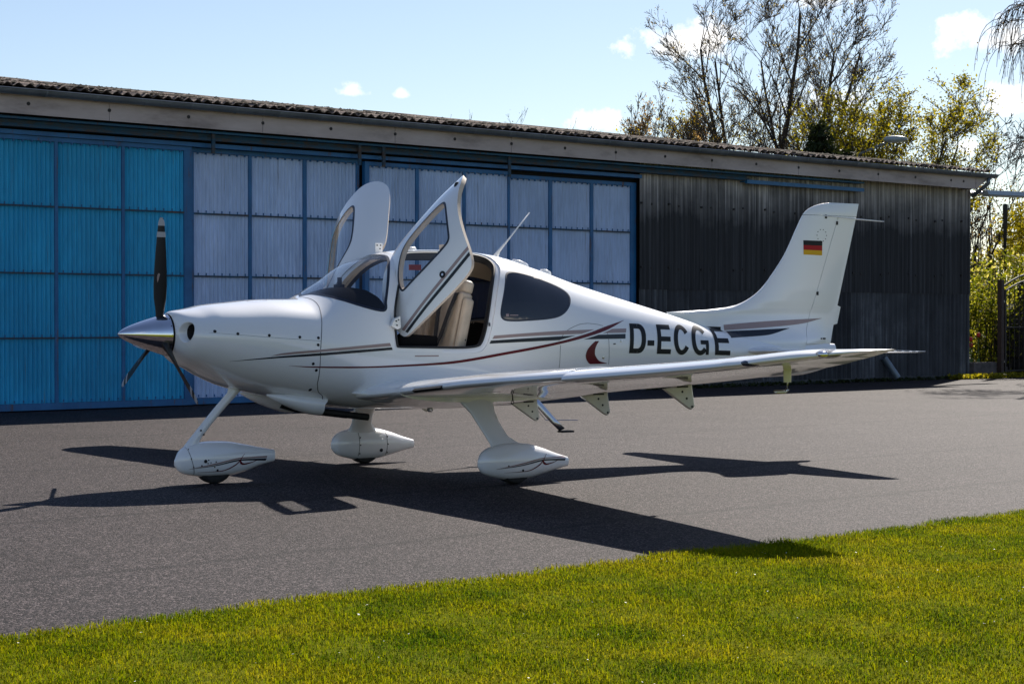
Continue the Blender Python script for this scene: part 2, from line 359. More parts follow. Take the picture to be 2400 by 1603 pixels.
# --- body behind the cladding: back wall, left/right walls and closed inner front (recessed)
mb = MB(); mb.box((U0, .16, 0), (U1-.06, .22, 4.45)); mb.build('front_wall', M['dark'], hangar)
mb = MB(); mb.box((U1-.05, .05, 0), (U1, WD, 4.6)); mb.q([(U1-.05, .05, 4.6), (U1, .05, 4.6), (U1, WD/2, 5.7), (U1-.05, WD/2, 5.7), (U1-.05, WD, 4.6), (U1, WD, 4.6)], [(0, 3, 4), (1, 5, 2), (0, 1, 2, 3), (3, 2, 5, 4)]); mb.build('end_wall', M['cement_low'], hangar)
mb = MB(); mb.box((U0, WD-.1, 0), (U1, WD, 4.55)); mb.build('rear_wall', M['cement_low'], hangar)
mb = MB(); mb.box((U0-.05, .05, 0), (U0, WD, 4.6)); mb.build('end_wall', M['cement_low'], hangar)
# --- sliding doors
panel_cache = {}
def door_leaf(u0, u1, cols, mat, key, v=0.0, label=None, ztop=3.985):
    d = empty('sliding_door', (0, 0, 0), 0, hangar)
    if label: d['label'] = label
    fr = MB()
    fr.box((u0, v-.02, .02), (u1, v+.06, .118))                       # bottom rail
    fr.box((u0, v-.02, ztop), (u1, v+.06, ztop+.065))                 # top rail
    edges = [u0] + [x for c in cols for x in c] + [u1]
    fr.box((u0, v-.018, .1185), (cols[0][0], v+.06, ztop-.0005)); fr.box((cols[-1][1], v-.018, .1185), (u1, v+.06, ztop-.0005))
    for a, b in zip(cols[:-1], cols[1:]): fr.box((a[1], v-.014, .1185), (b[0], v+.05, ztop-.0005))
    fr.build('door_frame', M['blue_steel'], d)
    rows = [.118, 1.081, 2.036, 3.022, ztop]; bo = MB()
    for z in rows[1:-1]:
        for a, b in cols:
            rl = MB(); rl.box((a, v-.017, z-.013), (b, v+.0, z+.013)); rl.build('cross_rail', M['rusty'], d)
    for j, z in enumerate(rows):
        for a, b in cols:
            k = 7
            for i in range(k):
                x = a + (b-a)*(i+.5)/k
                if z < ztop-.1: bo.box((x-.008, v-.030, z+.014), (x+.008, v-.0175, z+.052))
                else: bo.box((x-.012, v-.026, z-.030), (x+.012, v-.0, z-.001))
    tag(bo.build('rail_bolts', M['blue_steel'], d), kind='stuff')
    for (a, b) in cols:
        for z0, z1 in zip(rows[:-1], rows[1:]):
            kk = (round(b-a, 2), round(z1-z0, 2), key)
            if kk not in panel_cache: panel_cache[kk] = corr_mesh('corrugated_sheet', b-a, z1-z0-.004, 14, .034, 6, mat)
            o = add('corrugated_sheet', panel_cache[kk], None, d); o.location = (a, v+.028, z0+.002)
    return d
door_leaf(-3.8, -.27, [(-3.72, -2.66), (-2.61, -1.52), (-1.47, -.36)], M['panel_blue'], 'b')
door_leaf(-.25, 3.245, [(-.16, .876), (.93, 2.005), (2.058, 3.108)], M['panel_blue'], 'b', 0, 'bright blue sliding door leaf at the left')
door_leaf(3.255, 6.61, [(3.348, 4.381), (4.443, 5.455), (5.529, 6.549)], M['panel_lilac'], 'l', .10, 'pale lilac sliding door leaf next to the bright blue one')
door_leaf(6.655, 9.94, [(6.749, 7.759), (7.83, 8.829), (8.896, 9.894)], M['panel_lilac'], 'l', 0, 'pale lilac sliding door leaf behind the open cabin door', 3.95)
door_leaf(9.955, 13.285, [(10.011, 10.995), (11.079, 12.06), (12.14, 13.134)], M['panel_lilac'], 'l', .10, 'pale lilac sliding door leaf next to the grey wall', 3.91)
mb = MB(); mb.box((-7.4, 0, 0), (-3.82, .08, 4.05)); mb.build('wall_panel', M['panel_blue'], hangar)
# --- door tracks under the eaves
mb = MB(); mb.box((U0, -.06, 4.055), (13.3, .12, 4.12)); mb.build('door_track', M['blue_steel'], hangar)
mb = MB(); mb.box((U0, -.16, 4.155), (16.3, .0, 4.20)); mb.box((U0, -.10, 4.2005), (16.3, -.085, 4.26)); mb.build('door_track', M['rusty'], hangar)
mb = MB(); mb.box((U0, -.20, 4.265), (20.0, .1, 4.30)); mb.build('track_beam', M['blue_steel'], hangar)
mb = MB(); mb.box((16.2, -.19, 4.09), (20.005, -.14, 4.165)); mb.box((16.2, -.139, 4.12), (20.0, .0, 4.14)); mb.build('track_beam', plain('blue_beam', (.01, .13, .30), .45, var=.2), hangar)
for u, z0, z1 in ((3.54, 3.95, 4.26), (6.42, 3.93, 4.28), (6.93, 3.93, 4.27), (9.78, 3.9, 4.27)):
    mb = MB(); mb.box((u-.03, -.19, z0), (u+.03, -.165, z1)); mb.box((u-.012, -.196, z0+.04), (u+.012, -.1905, z0+.07)); mb.box((u-.012, -.196, z0+.18), (u+.012, -.1905, z0+.21))
    mb.build('door_hanger', M['rusty'], hangar)
mb = MB(); mb.box((U0, -.34, 4.43), (24.0, .15, 4.45)); mb.build('soffit', M['soffit'], hangar)
# --- fascia boards
seams = [-6.34, -3.7, -1.06, 1.584, 4.339, 7.018, 9.65, 12.271, 14.94, 17.583, 20.245, 22.9, 23.86]
for a, b in zip(seams[:-1], seams[1:]):
    mb = MB(); mb.box((a+.004, -.375, 4.315), (b-.004, -.35, 4.60)); mb.build('fascia_board', M['fascia'], hangar)
mb = MB()
for a, b in zip(seams[:-1], seams[1:]):
    for x in (a, (a+b)/2): mb.tube([(x, -.374, 4.47), (x, -.385, 4.47)], .028, 8)
tag(mb.build('fascia_bolts', M['bolt'], hangar), kind='stuff')
# soot stain boards are colour only; gutter
gp = []; R = .078
def half_round(u): return [(u, -.46+R*cos(a), 4.655+R*sin(a)) for a in np.linspace(pi, 2*pi, 9)] + [(u, -.46+(R-.006)*cos(a), 4.655+(R-.006)*sin(a)) for a in np.linspace(2*pi, pi, 9)]
gseg = [U0, -4, -1, 1.95, 4.9, 7.9, 10.8, 13.8, 16.7, 19.7, 22.3, 24.52]
for a, b in zip(gseg[:-1], gseg[1:]):
    mb = MB(); mb.loft([half_round(a+.002), half_round(b-.002)]); mb.tube([(a, -.46-R, 4.66), (b, -.46-R, 4.66)], .011, 6)
    mb.build('gutter', M['gutter'], hangar, smooth=True, angle=40)
def br_loop(uu, r): return [(uu, r*cos(a), r*sin(a)) for a in np.linspace(pi, 2*pi, 9)] + [(uu, .9*r*cos(a), .9*r*sin(a)) for a in np.linspace(2*pi, pi, 9)]
gb = None
for u in np.arange(-6.9, 24.3, .82):
    if gb is None: mb = MB(); mb.loft([br_loop(-.014, R+.005), br_loop(.014, R+.005)]); o = mb.build('gutter_bracket', M['gutter'], hangar); gb = o.data
    else: o = add('gutter_bracket', gb, None, hangar)
    o.location = (u, -.46, 4.655)
# gutter outlet + short elbow at the right corner, verge boards
mb = MB(); mb.tube([(24.25, -.46, 4.60), (24.25, -.44, 4.46), (24.2, -.25, 4.3), (24.16, -.06, 4.18)], .045, 10); mb.build('downpipe', M['gutter'], hangar, smooth=True)
mb = MB(); mb.q([(23.87, -.375, 4.32), (24.42, -.375, 4.60), (24.42, -.375, 4.68), (23.87, -.375, 4.60), (23.87, .3, 4.32), (24.42, .3, 4.62), (24.42, .3, 4.70), (23.87, .3, 4.60)],
      [(0, 1, 2, 3), (4, 7, 6, 5), (0, 4, 5, 1), (1, 5, 6, 2), (2, 6, 7, 3)]); mb.build('verge_soffit', M['fascia'], hangar)
# --- right-hand corrugated wall
bounds = [13.29, 14.055, 14.99, 15.955, 16.915, 17.88, 18.84, 19.81, 20.79, 21.785, 22.77, 23.77, 24.18]
for i, (a, b) in enumerate(zip(bounds[:-1], bounds[1:])):
    wv = 6 if b-a > .8 else (5 if b-a > .6 else 3)
    o = add('wall_sheet', corr_mesh('wall_sheet', b-a+.012, 2.45, wv, .055, 8, M['cement']), None, hangar); o.location = (a, .02+.004*(i % 2), 1.935)
    o = add('wall_sheet', corr_mesh('wall_sheet', b-a+.012, 1.955, wv, .055, 8, M['cement_low']), None, hangar); o.location = (a, .035+.004*(i % 2), .0)
mb = MB()
for a, b in zip(bounds[:-1], bounds[1:]):
    for x in (a+.06, a+.33) if b-a > .5 else (a+.08,):
        for z in (2.35, 3.58): mb.tube([(x, .02, z+.02*sin(x*9)), (x, -.022, z+.02*sin(x*9))], .021, 8)
tag(mb.build('wall_fixings', M['bolt'], hangar), kind='stuff')
mb = MB(); mb.tube([(20.92, -.03, .52), (21.16, -.22, .08)], .075, 12); mb.build('drain_pipe', M['gutter'], hangar, smooth=True, angle=40)
mb = MB(); mb.box((13.3, -.06, 0), (24.18, .0, .09)); mb.build('plinth', plain('plinth_concrete', (.07, .07, .07), .9, var=.4, scale=4), hangar)
# --- roof of big-wave sheets in three visible courses each side of the ridge
PITCH = radians(8.0); SW = 1.062
def roof_sheet(name, L):
    n = 6*6; V = []; F = []; d = .050
    for i in range(n+1):
        z = d/2*cos(2*pi*i/6); x = SW*1.01*i/n
        V += [(x, 0, z), (x, L, z), (x, 0, z-.008), (x, L, z-.008)]
    for i in range(n):
        a, b = 4*i, 4*i+4; F += [(a, b, b+1, a+1), (a+2, a+3, b+3, b+2), (a, a+2, b+2, b)]
    me = bpy.data.meshes.new(name); me.from_pydata(V, [], F); me.polygons.foreach_set('use_smooth', [True]*len(F)); me.materials.append(M['roof']); me.set_sharp_from_angle(angle=radians(60)); return me
rs = roof_sheet('roof_sheet', 2.9)
ncol = int((24.35-U0)/SW); r_ = random.Random(3)
for c in range(ncol+1):
    for k in range(3):
        o = add('roof_sheet', rs, None, hangar); dn = -.46 + k*2.72
        o.location = (24.32-(c+1)*SW, dn*1.0, 4.735 + (dn+.46)*math.tan(PITCH) + .012*k + r_.uniform(-.004, .004)); o.rotation_euler = (PITCH + r_.uniform(-.004, .004), r_.uniform(-.006, .006), r_.uniform(-.004, .004))
mb = MB(); mb.q([(U0, 7.7, 5.85), (24.3, 7.7, 5.85), (24.3, WD+.4, 4.72), (U0, WD+.4, 4.72)], [(0, 1, 2, 3)]); mb.build('rear_roof', M['roof'], hangar)
mb = MB(); mb.q([(U0, -.3, 4.66), (24.25, -.3, 4.66), (24.25, 7.7, 5.78), (U0, 7.7, 5.78)], [(0, 3, 2, 1)]); mb.build('roof_deck', M['dark'], hangar)
# moss cushions on the roof
moss = plain('moss', (.055, .042, .026), .95, var=.5, scale=20); V = []; F = []
for i in range(5200):
    u = rng.uniform(U0, 24.3); dn = rng.uniform(-.44, 7.2)**1.0; s = rng.uniform(.012, .05); k = len(V)
    if rng.random() < .35: dn = rng.choice([-.42, 2.24, 4.95]) + abs(rng.normal(0, .12))
    z = 4.742 + (dn+.46)*math.tan(PITCH) + .024*cos(2*pi*(24.32-u)/(SW/6))
    for q in range(5): V.append((u+s*1.5*cos(q*2*pi/5), dn+s*1.5*sin(q*2*pi/5), z))
    V.append((u+rng.uniform(-.3, .3)*s, dn, z+s*rng.uniform(.5, 1.0)))
    F += [(k+q, k+(q+1) % 5, k+5) for q in range(5)]
tag(build('moss', V, F, moss, hangar), kind='stuff')
# ================================================================== AIRCRAFT   (+X aft, -Y port, origin under the nose wheel)
t = MT('white_paint'); nz = t.noise(t.coord('World'), 1.3, 4)
t.base(t.ramp(nz, [(.3, (.86, .865, .87)), (.7, (.89, .89, .89))])); t.set(Roughness=.30, Coat_Weight=1.0, Specular_IOR_Level=.5); t.p.inputs['Coat Roughness'].default_value = .03
t.p.inputs['Coat IOR'].default_value = 1.6
M['white'] = t.m
M['chrome'] = metalrough('polished_metal', (.80, .80, .82), .06); M['steel'] = metalrough('brushed_steel', (.6, .6, .62), .25)
M['black'] = plain('black_rubber', (.012, .012, .013), .6, var=0); M['blackgloss'] = plain('black_gloss', (.006, .006, .008), .45, var=0, spec=.25)
M['tyre'] = plain('tyre_rubber', (.018, .018, .018), .85, var=.3, scale=30)
M['seal'] = plain('window_seal', (.012, .018, .035), .35, var=0)
M['navy'] = plain('navy_stripe', (.008, .013, .024), .35, coat=.15, var=0, spec=.3); M['tan'] = plain('taupe_stripe', (.33, .235, .225), .35, coat=.4, var=0)
M['red'] = plain('burgundy_stripe', (.115, .004, .014), .35, coat=.1, var=0, spec=.25); M['letter'] = plain('letter_black', (.005, .006, .008), .4, var=0, spec=.2)
M['line'] = plain('panel_gap', (.09, .09, .10), .6, var=0); M['screw'] = plain('screw_dark', (.02, .02, .025), .4, .6, var=0)
M['beige'] = plain('beige_leather', (.56, .47, .37), .5, var=.10, scale=12); M['trim'] = plain('beige_trim', (.50, .43, .36), .7, var=.06)
M['carpet'] = plain('dark_carpet', (.015, .014, .014), .95, var=.2, scale=60); t = MT('black_dash'); df = t.n('ShaderNodeBsdfDiffuse'); df.inputs[0].default_value = (.010, .010, .011, 1); t.l(df.outputs[0], t.out.inputs['Surface']); M['dash'] = t.m
def glass(name, tint, f0=.05, dark=False):
    t = MT(name); tr = t.n('ShaderNodeBsdfTransparent'); tr.inputs[0].default_value = (*tint, 1)
    gl = t.n('ShaderNodeBsdfGlossy'); gl.inputs['Roughness'].default_value = .02; gl.inputs['Color'].default_value = (1, 1, 1, 1)
    lw = t.n('ShaderNodeLayerWeight'); lw.inputs['Blend'].default_value = .5
    fr = t.math('ADD', t.math('MULTIPLY', t.math('POWER', lw.outputs['Facing'], 5.0), 1-f0), f0)
    mx = t.n('ShaderNodeMixShader'); t.l(fr, mx.inputs[0]); t.l(tr.outputs[0], mx.inputs[1]); t.l(gl.outputs[0], mx.inputs[2]); t.l(mx.outputs[0], t.out.inputs['Surface']); return t.m
M['glass'] = glass('clear_acrylic', (.88, .90, .91)); M['tint'] = glass('tinted_acrylic', (.03, .034, .045), .08)
M['lens'] = glass('lens', (.55, .55, .55))

ST = np.array([
(-.405,1.405,1.06,.178,1.228,2.0,2.0),(-.390,1.419,1.045,.24,1.225,2.05,2.05),(-.36,1.429,1.02,.31,1.220,2.15,2.1),(-.31,1.437,.985,.372,1.217,2.2,2.1),
(-.22,1.452,.945,.435,1.213,2.25,2.1),(-.10,1.478,.88,.49,1.205,2.4,2.15),(.10,1.501,.797,.53,1.19,2.5,2.2),(.40,1.527,.728,.57,1.16,2.5,2.3),
(.70,1.532,.670,.60,1.13,2.4,2.5),(1.0,1.679,.618,.62,1.10,2.25,2.7),(1.26,1.846,.592,.633,1.09,2.25,2.8),(1.5,1.923,.586,.64,1.09,2.3,2.8),
(1.77,1.967,.580,.643,1.09,2.35,2.8),(2.17,1.974,.570,.643,1.09,2.4,2.8),(2.6,1.943,.585,.63,1.09,2.4,2.7),(3.04,1.837,.605,.59,1.09,2.3,2.6),
(3.52,1.696,.64,.515,1.09,2.2,2.5),(4.11,1.546,.69,.415,1.08,2.1,2.4),(4.6,1.424,.73,.335,1.06,2.1,2.3),(5.2,1.275,.765,.245,1.03,2.1,2.2),
(5.8,1.190,.784,.165,1.01,2.1,2.1),(6.3,1.150,.80,.105,1.0,2.1,2.1),(6.78,1.110,.89,.035,1.02,2.0,2.0)])
def pchip(xs, ys):
    xs = np.asarray(xs, float); ys = np.asarray(ys, float)
    h = np.diff(xs); d = np.diff(ys)/h; n = len(xs); m = np.zeros(n)
    for i in range(1, n-1):
        if d[i-1]*d[i] > 0:
            w1 = 2*h[i]+h[i-1]; w2 = h[i]+2*h[i-1]; m[i] = (w1+w2)/(w1/d[i-1]+w2/d[i])
    m[0] = d[0]; m[-1] = d[-1]
    def f(x):
        x = np.clip(np.asarray(x, float), xs[0], xs[-1]); i = np.clip(np.searchsorted(xs, x)-1, 0, n-2); q = (x-xs[i])/h[i]
        return (1+2*q)*(1-q)**2*ys[i]+q*(1-q)**2*h[i]*m[i]+q*q*(3-2*q)*ys[i+1]+q*q*(q-1)*h[i]*m[i+1]
    return f
SPL = [pchip(ST[:, 0], ST[:, k]) for k in range(1, 7)]
def fpar(x): return [f(x) for f in SPL]
_A = np.linspace(-pi/2, pi/2, 4001)
def _girth(x):
    zt, zb, w, zm, nt, nb = [float(v) for v in fpar(x)]; c = np.maximum(np.cos(_A), 0); s = np.sin(_A); n = np.where(s >= 0, nt, nb); h = np.where(s >= 0, zt-zm, zm-zb)
    y = -w*c**(2/n); z = zm+np.sign(s)*h*np.abs(s)**(2/n); g = np.concatenate([[0], np.cumsum(np.hypot(np.diff(y), np.diff(z)))]); return g-np.interp(0, _A, g)
_G = _girth(1.95); GTOP, GBOT = float(_G[-1]), float(_G[0])
def G(a): return np.where(np.asarray(a) > pi/2, GTOP+(np.asarray(a)-pi/2)*.6, np.interp(a, _A, _G))      # section angle -> girth in metres (0 at the widest line)
def surf(x, g, depth=0.0):
    """port half of the hull; g = girth from GBOT (belly) to GTOP (roof); depth > 0 goes inward"""
    x = np.asarray(x, float); g = np.asarray(g, float); a = np.where(g > GTOP, pi/2+(g-GTOP)/.6, np.interp(g, _G, _A))
    def S(x, a):
        zt, zb, w, zm, nt, nb = fpar(x); c = np.maximum(np.cos(a), 0); s = np.sin(a)
        n = np.where(s >= 0, nt, nb); h = np.where(s >= 0, zt-zm, zm-zb)
        return np.stack([x+0*a, -w*c**(2/n)*np.where(a > pi/2, -1, 1), zm+np.sign(s)*h*np.abs(s)**(2/n)], -1)
    p = S(x, a)
    if np.any(depth):
        aa = np.clip(a, -1.55, 1.55); e = 1e-3
        du = S(x+e, aa)-S(x-e, aa); dv = S(x, np.minimum(aa+e, pi/2))-S(x, aa-e); nn = np.cross(du, dv); nn /= np.linalg.norm(nn, axis=-1, keepdims=True)+1e-12
        sgn = np.sign((nn*(p-np.stack([p[..., 0], 0*p[..., 1], fpar(x)[3]+0*a], -1))).sum(-1, keepdims=True)); p = p - nn*sgn*np.asarray(depth)[..., None]
    return p
def ang(x, z):
    zt, zb, w, zm, nt, nb = [float(v) for v in fpar(x)]; n = nt if z >= zm else nb; h = (zt-zm) if z >= zm else (zm-zb)
    s = min(1, abs((z-zm)/h)); return float(G(math.copysign(math.asin(min(1, s**(n/2))), z-zm)))
def hull_y(x, z):
    zt, zb, w, zm, nt, nb = fpar(x); n = np.where(z >= zm, nt, nb); h = np.where(z >= zm, zt-zm, zm-zb)
    return w*np.maximum(0, 1-np.minimum(1, np.abs((z-zm)/h))**n)**(1/n)
AS = 1.0                                                                        # angle -> length scale for outline distances
def outline(pts, n=160, closed=True):
    """smooth closed outline through (x, z) points -> (x, a) array"""
    P = np.array([(x, float(G(z[0])) if isinstance(z, tuple) else ang(x, z)) for x, z in pts], float); return resample(P, n, closed)
def resample(P, n, closed=True, smooth=2):
    Q = P.copy()
    for _ in range(smooth):                                                       # Chaikin corner cutting
        nx = np.roll(Q, -1, 0); a = .75*Q+.25*nx; b = .25*Q+.75*nx
        Q = np.stack([a, b], 1).reshape(-1, 2)
        if not closed: Q = np.vstack([P[:1], Q[:-2], P[-1:]])
    R = np.vstack([Q, Q[:1]]) if closed else Q; d = np.hypot(np.diff(R[:, 0]), np.diff(R[:, 1])*AS); s = np.concatenate([[0], np.cumsum(d)])
    q = np.linspace(0, s[-1], n, endpoint=not closed); return np.stack([np.interp(q, s, R[:, 0]), np.interp(q, s, R[:, 1])], 1)
def shrink(P, d):
    """offset a closed (x, a) outline inwards by d metres"""
    Q = P*[1, AS]; t_ = np.roll(Q, -1, 0)-np.roll(Q, 1, 0); nn = np.stack([-t_[:, 1], t_[:, 0]], 1); nn /= np.linalg.norm(nn, axis=1, keepdims=True)
    area = .5*np.sum(Q[:, 0]*np.roll(Q[:, 1], -1)-np.roll(Q[:, 0], -1)*Q[:, 1])
    return (Q + nn*d*(1 if area > 0 else -1))/[1, AS]
def sdf(Pt, poly):
    A = poly*[1, AS]; B = np.roll(A, -1, 0); Q = Pt*[1, AS]; best = np.full(len(Q), 1e9); ins = np.zeros(len(Q), bool)
    for a, b in zip(A, B):
        ab = b-a; h = np.clip(((Q-a)@ab)/(ab@ab+1e-15), 0, 1); dd = Q-a-h[:, None]*ab; best = np.minimum(best, (dd**2).sum(1))
        c = (a[1] > Q[:, 1]) != (b[1] > Q[:, 1]); xc = a[0]+(Q[:, 1]-a[1])*(b[0]-a[0])/(b[1]-a[1]+1e-15); ins ^= c & (Q[:, 0] < xc)
    return np.sqrt(best)*np.where(ins, -1, 1)
def march(UV, T, phi):
    """split triangles along phi = 0 -> UV', inside triangles (phi < 0), outside triangles"""
    phi = np.where(np.abs(phi) < 1e-5, 1e-5, phi); neg = phi < 0; k = neg[T].sum(1)
    ins = [T[k == 3]]; out = [T[k == 0]]; UV = list(map(tuple, UV)); cache = {}
    def cut(i, j):
        key = (min(i, j), max(i, j))
        if key not in cache:
            q = phi[i]/(phi[i]-phi[j]); cache[key] = len(UV); UV.append((UV[i][0]+q*(UV[j][0]-UV[i][0]), UV[i][1]+q*(UV[j][1]-UV[i][1])))
        return cache[key]
    I = []; O = []
    for tri in T[(k == 1) | (k == 2)]:
        s = neg[tri]; odd = (s.sum() == 1)
        r = int(np.where(s == odd)[0][0]); a, b, c = tri[r], tri[(r+1) % 3], tri[(r+2) % 3]
        ab, ca = cut(a, b), cut(a, c); one = [(a, ab, ca)]; two = [(ab, b, c), (ab, c, ca)]
        if odd: I += one; O += two
        else: O += one; I += two
    f = lambda base, ex: np.concatenate([base[0], np.array(ex, int).reshape(-1, 3)])
    return np.array(UV), f(ins, I), f(out, O)
def compact(UV, T):
    u, inv = np.unique(T, return_inverse=True); return UV[u], inv.reshape(-1, 3)

plane = empty('light_aircraft', (0, 0, 0))
tag(plane, 'white single-engine propeller aircraft with both cabin doors open, parked on the asphalt', 'aircraft')

# ---- outlines on the hull (x, z)
DOOR = outline([(1.345,1.10),(1.33,1.2),(1.325,1.30),(1.34,1.45),(1.40,1.61),(1.48,1.76),(1.545,1.865),(1.585,(1.22,)),(1.66,(1.37,)),(1.80,(1.40,)),(2.05,(1.40,)),(2.30,(1.40,)),(2.44,(1.37,)),(2.525,(1.26,)),(2.552,(1.10,)),(2.545,1.81),
                (2.47,1.70),(2.40,1.555),(2.345,1.38),(2.30,1.22),(2.255,1.12),(2.20,1.075),(2.05,1.062),(1.8,1.068),(1.5,1.08),(1.40,1.084)], 220)
OPEN = shrink(DOOR, .047)
DWIN = outline([(1.57,1.425),(1.62,1.41),(1.9,1.408),(2.13,1.408),(2.20,1.42),(2.235,1.48),(2.292,1.61),(2.328,1.73),(2.31,1.775),(2.2,1.792),(1.95,1.794),(1.80,1.775),(1.70,1.69),(1.60,1.54)], 140)
RWIN = outline([(2.575,1.765),(2.66,1.782),(2.784,1.765),(2.934,1.732),(3.05,1.696),(3.162,1.652),(3.235,1.61),(3.258,1.566),(3.24,1.512),(3.19,1.455),(3.115,1.404),(3.024,1.374),(2.855,1.357),(2.653,1.346),(2.49,1.345),(2.43,1.36),(2.415,1.40),(2.436,1.476),(2.493,1.602),(2.55,1.72)], 140)
wb = [(x, float(G(a))) for x, a in [(.785, 1.70), (.79, 1.58), (.832, 1.487), (.861, 1.183), (.919, .933), (.981, .774), (1.09, .583), (1.193, .464), (1.27, .415), (1.305, .42), (1.312, .48)]]
wtop = [(1.312, ang(1.312, 1.5)), (1.358, ang(1.358, 1.62)), (1.435, ang(1.435, 1.78)), (1.50, ang(1.50, 1.872)), (1.52, float(G(1.33))), (1.49, float(G(1.45))), (1.47, float(G(1.57))), (1.465, float(G(1.70)))]
WIND = resample(np.array(wb+wtop, float), 200, True, 1)

# ---- hull half grid, cut by the outlines
gx = np.concatenate([np.linspace(-.405, -.30, 22), np.linspace(-.29, .7, 60), np.linspace(.715, 2.6, 118), np.linspace(2.62, 6.78, 110)])
ga = np.concatenate([np.linspace(GBOT, -.35, 30), np.linspace(-.33, GTOP, 84)])
GX, GA = np.meshgrid(gx, ga, indexing='ij'); UV = np.stack([GX.ravel(), GA.ravel()], 1); na = len(ga)
i, j = np.meshgrid(np.arange(len(gx)-1), np.arange(na-1), indexing='ij'); q = (i*na+j).ravel()
T = np.concatenate([np.stack([q, q+1, q+na+1], 1), np.stack([q, q+na+1, q+na], 1)])
pos0 = surf(UV[:, 0], UV[:, 1])
INLET_C, INLET_R = (-.292, 1.255), (.070, .083)
def inlet_phi(uv):
    p = surf(uv[:, 0], uv[:, 1]); ph = np.hypot((p[:, 1]-INLET_C[0])/INLET_R[0], (p[:, 2]-INLET_C[1])/INLET_R[1])-1
    return np.where(p[:, 0] > -.1, 1.0, ph)*.07
UV, _, T = march(UV, T, inlet_phi(UV))
UV, Td, T = march(UV, T, sdf(UV, DOOR)); UV, Tw, T = march(UV, T, sdf(UV, WIND)); UV, Tr, T = march(UV, T, sdf(UV, RWIN))
def half_mesh(name, uv, tri, mat, parent, mirror='both', depth=0.0, flip=False):
    uv, tri = compact(uv, tri); P = surf(uv[:, 0], uv[:, 1], depth); P[np.abs(uv[:, 1]-GTOP) < 1e-6, 1] = 0; P[np.abs(uv[:, 1]-GBOT) < 1e-6, 1] = 0
    V = P; F = tri[:, ::-1] if not flip else tri
    if mirror == 'both': V = np.vstack([P, P*[1, -1, 1]]); F = np.vstack([F, F[:, ::-1]+len(P)])
    elif mirror == 'stbd': V = P*[1, -1, 1]; F = F[:, ::-1]
    o = build_np(name, V, F, mat, parent, True)
    bm = bmesh.new(); bm.from_mesh(o.data); bmesh.ops.remove_doubles(bm, verts=bm.verts, dist=2e-5); bmesh.ops.recalc_face_normals(bm, faces=bm.faces); bm.to_mesh(o.data); bm.free()
    return o
fus = half_mesh('fuselage', UV, T, M['white'], plane)
half_mesh('windshield', UV, Tw, M['glass'], plane)
for side in ('port', 'stbd'): half_mesh('cabin_window', UV, Tr, M['tint'], plane, side)
# inner lining
g2x = np.linspace(1.02, 3.45, 120); g2a = np.linspace(-.75, GTOP, 80); A, B = np.meshgrid(g2x, g2a, indexing='ij'); uv2 = np.stack([A.ravel(), B.ravel()], 1); nb_ = len(g2a)
i, j = np.meshgrid(np.arange(len(g2x)-1), np.arange(nb_-1), indexing='ij'); q = (i*nb_+j).ravel(); t2 = np.concatenate([np.stack([q, q+1, q+nb_+1], 1), np.stack([q, q+nb_+1, q+nb_], 1)])
uv2, _, t2 = march(uv2, t2, sdf(uv2, shrink(DOOR, .030))); uv2, _, t2 = march(uv2, t2, sdf(uv2, shrink(WIND, -.012))); uv2, _, t2 = march(uv2, t2, sdf(uv2, shrink(RWIN, -.01)))
lin = half_mesh('cabin_lining', uv2, t2, M['trim'], plane, 'both', .045)
lin.data.materials.append(M['carpet'])
lin.data.polygons.foreach_set('material_index', [1 if (p.center.z < 1.33 and p.center.x > 1.0) or p.center.x < 1.25 else 0 for p in lin.data.polygons])
# ring strips along outlines
def ring(name, loops, mat, parent, mirror=1, xf=None, smooth=True, angle=50):
    """loops: list of (outline, depth)"""
    n = len(loops[0][0]); V = []; F = []
    for P, dp in loops: V += [tuple(v) for v in surf(P[:, 0], P[:, 1], np.full(n, dp) if dp else np.zeros(n))]
    V = np.array(V)*[1, mirror, 1]
    if xf is not None: V = xf(V)
    for k in range(len(loops)-1): F += [(k*n+i, k*n+(i+1) % n, (k+1)*n+(i+1) % n, (k+1)*n+i) for i in range(n)]
    return build(name, V, F, mat, parent, smooth, None, angle)
for mr in (1, -1):
    fr = ring('door_frame', [(DOOR, 0.0), (DOOR, .012), (shrink(DOOR, .040), .012), (shrink(DOOR, .047), .02)], M['white'], plane, mr)
    ring('door_seal', [(shrink(DOOR, .044), .014), (shrink(DOOR, .046), .004), (shrink(DOOR, .060), .006), (shrink(DOOR, .064), .03), (shrink(DOOR, .052), .07)], M['black'], fr, mr)
    ring('window_seal', [(shrink(RWIN, -.006), -.0012), (shrink(RWIN, .010), -.0014)], M['seal'], plane, mr)
    ring('window_seal', [(RWIN, 0), (RWIN, .045)], M['black'], plane, mr)
def open_strip(name, P, w, off, mat, parent, mirror=1):
    """thin ribbon centred on an open (x, a) path"""
    Q = P*[1, AS]; t_ = np.gradient(Q, axis=0); nn = np.stack([-t_[:, 1], t_[:, 0]], 1); nn /= np.linalg.norm(nn, axis=1, keepdims=True)
    A_ = (Q+nn*w/2)/[1, AS]; B_ = (Q-nn*w/2)/[1, AS]; n = len(P)
    V = np.vstack([surf(A_[:, 0], A_[:, 1], np.full(n, -off)), surf(B_[:, 0], B_[:, 1], np.full(n, -off))])*[1, mirror, 1]
    return build(name, V, [(i, i+1, n+i+1, n+i) for i in range(n-1)], mat, parent, True)
wseal = WIND[WIND[:, 1] < GTOP]; k0 = int(np.argmax(np.abs(np.diff(np.vstack([wseal, wseal[:1]]), axis=0)).sum(1))); wseal = np.roll(wseal, -(k0+1), 0)
wseal = np.vstack([[[wseal[0, 0], GTOP-1e-4]], wseal, [[wseal[-1, 0], GTOP-1e-4]]])
for mr in (1, -1): open_strip('windshield_seal', wseal, .024, .0016, M['seal'], plane, mr)
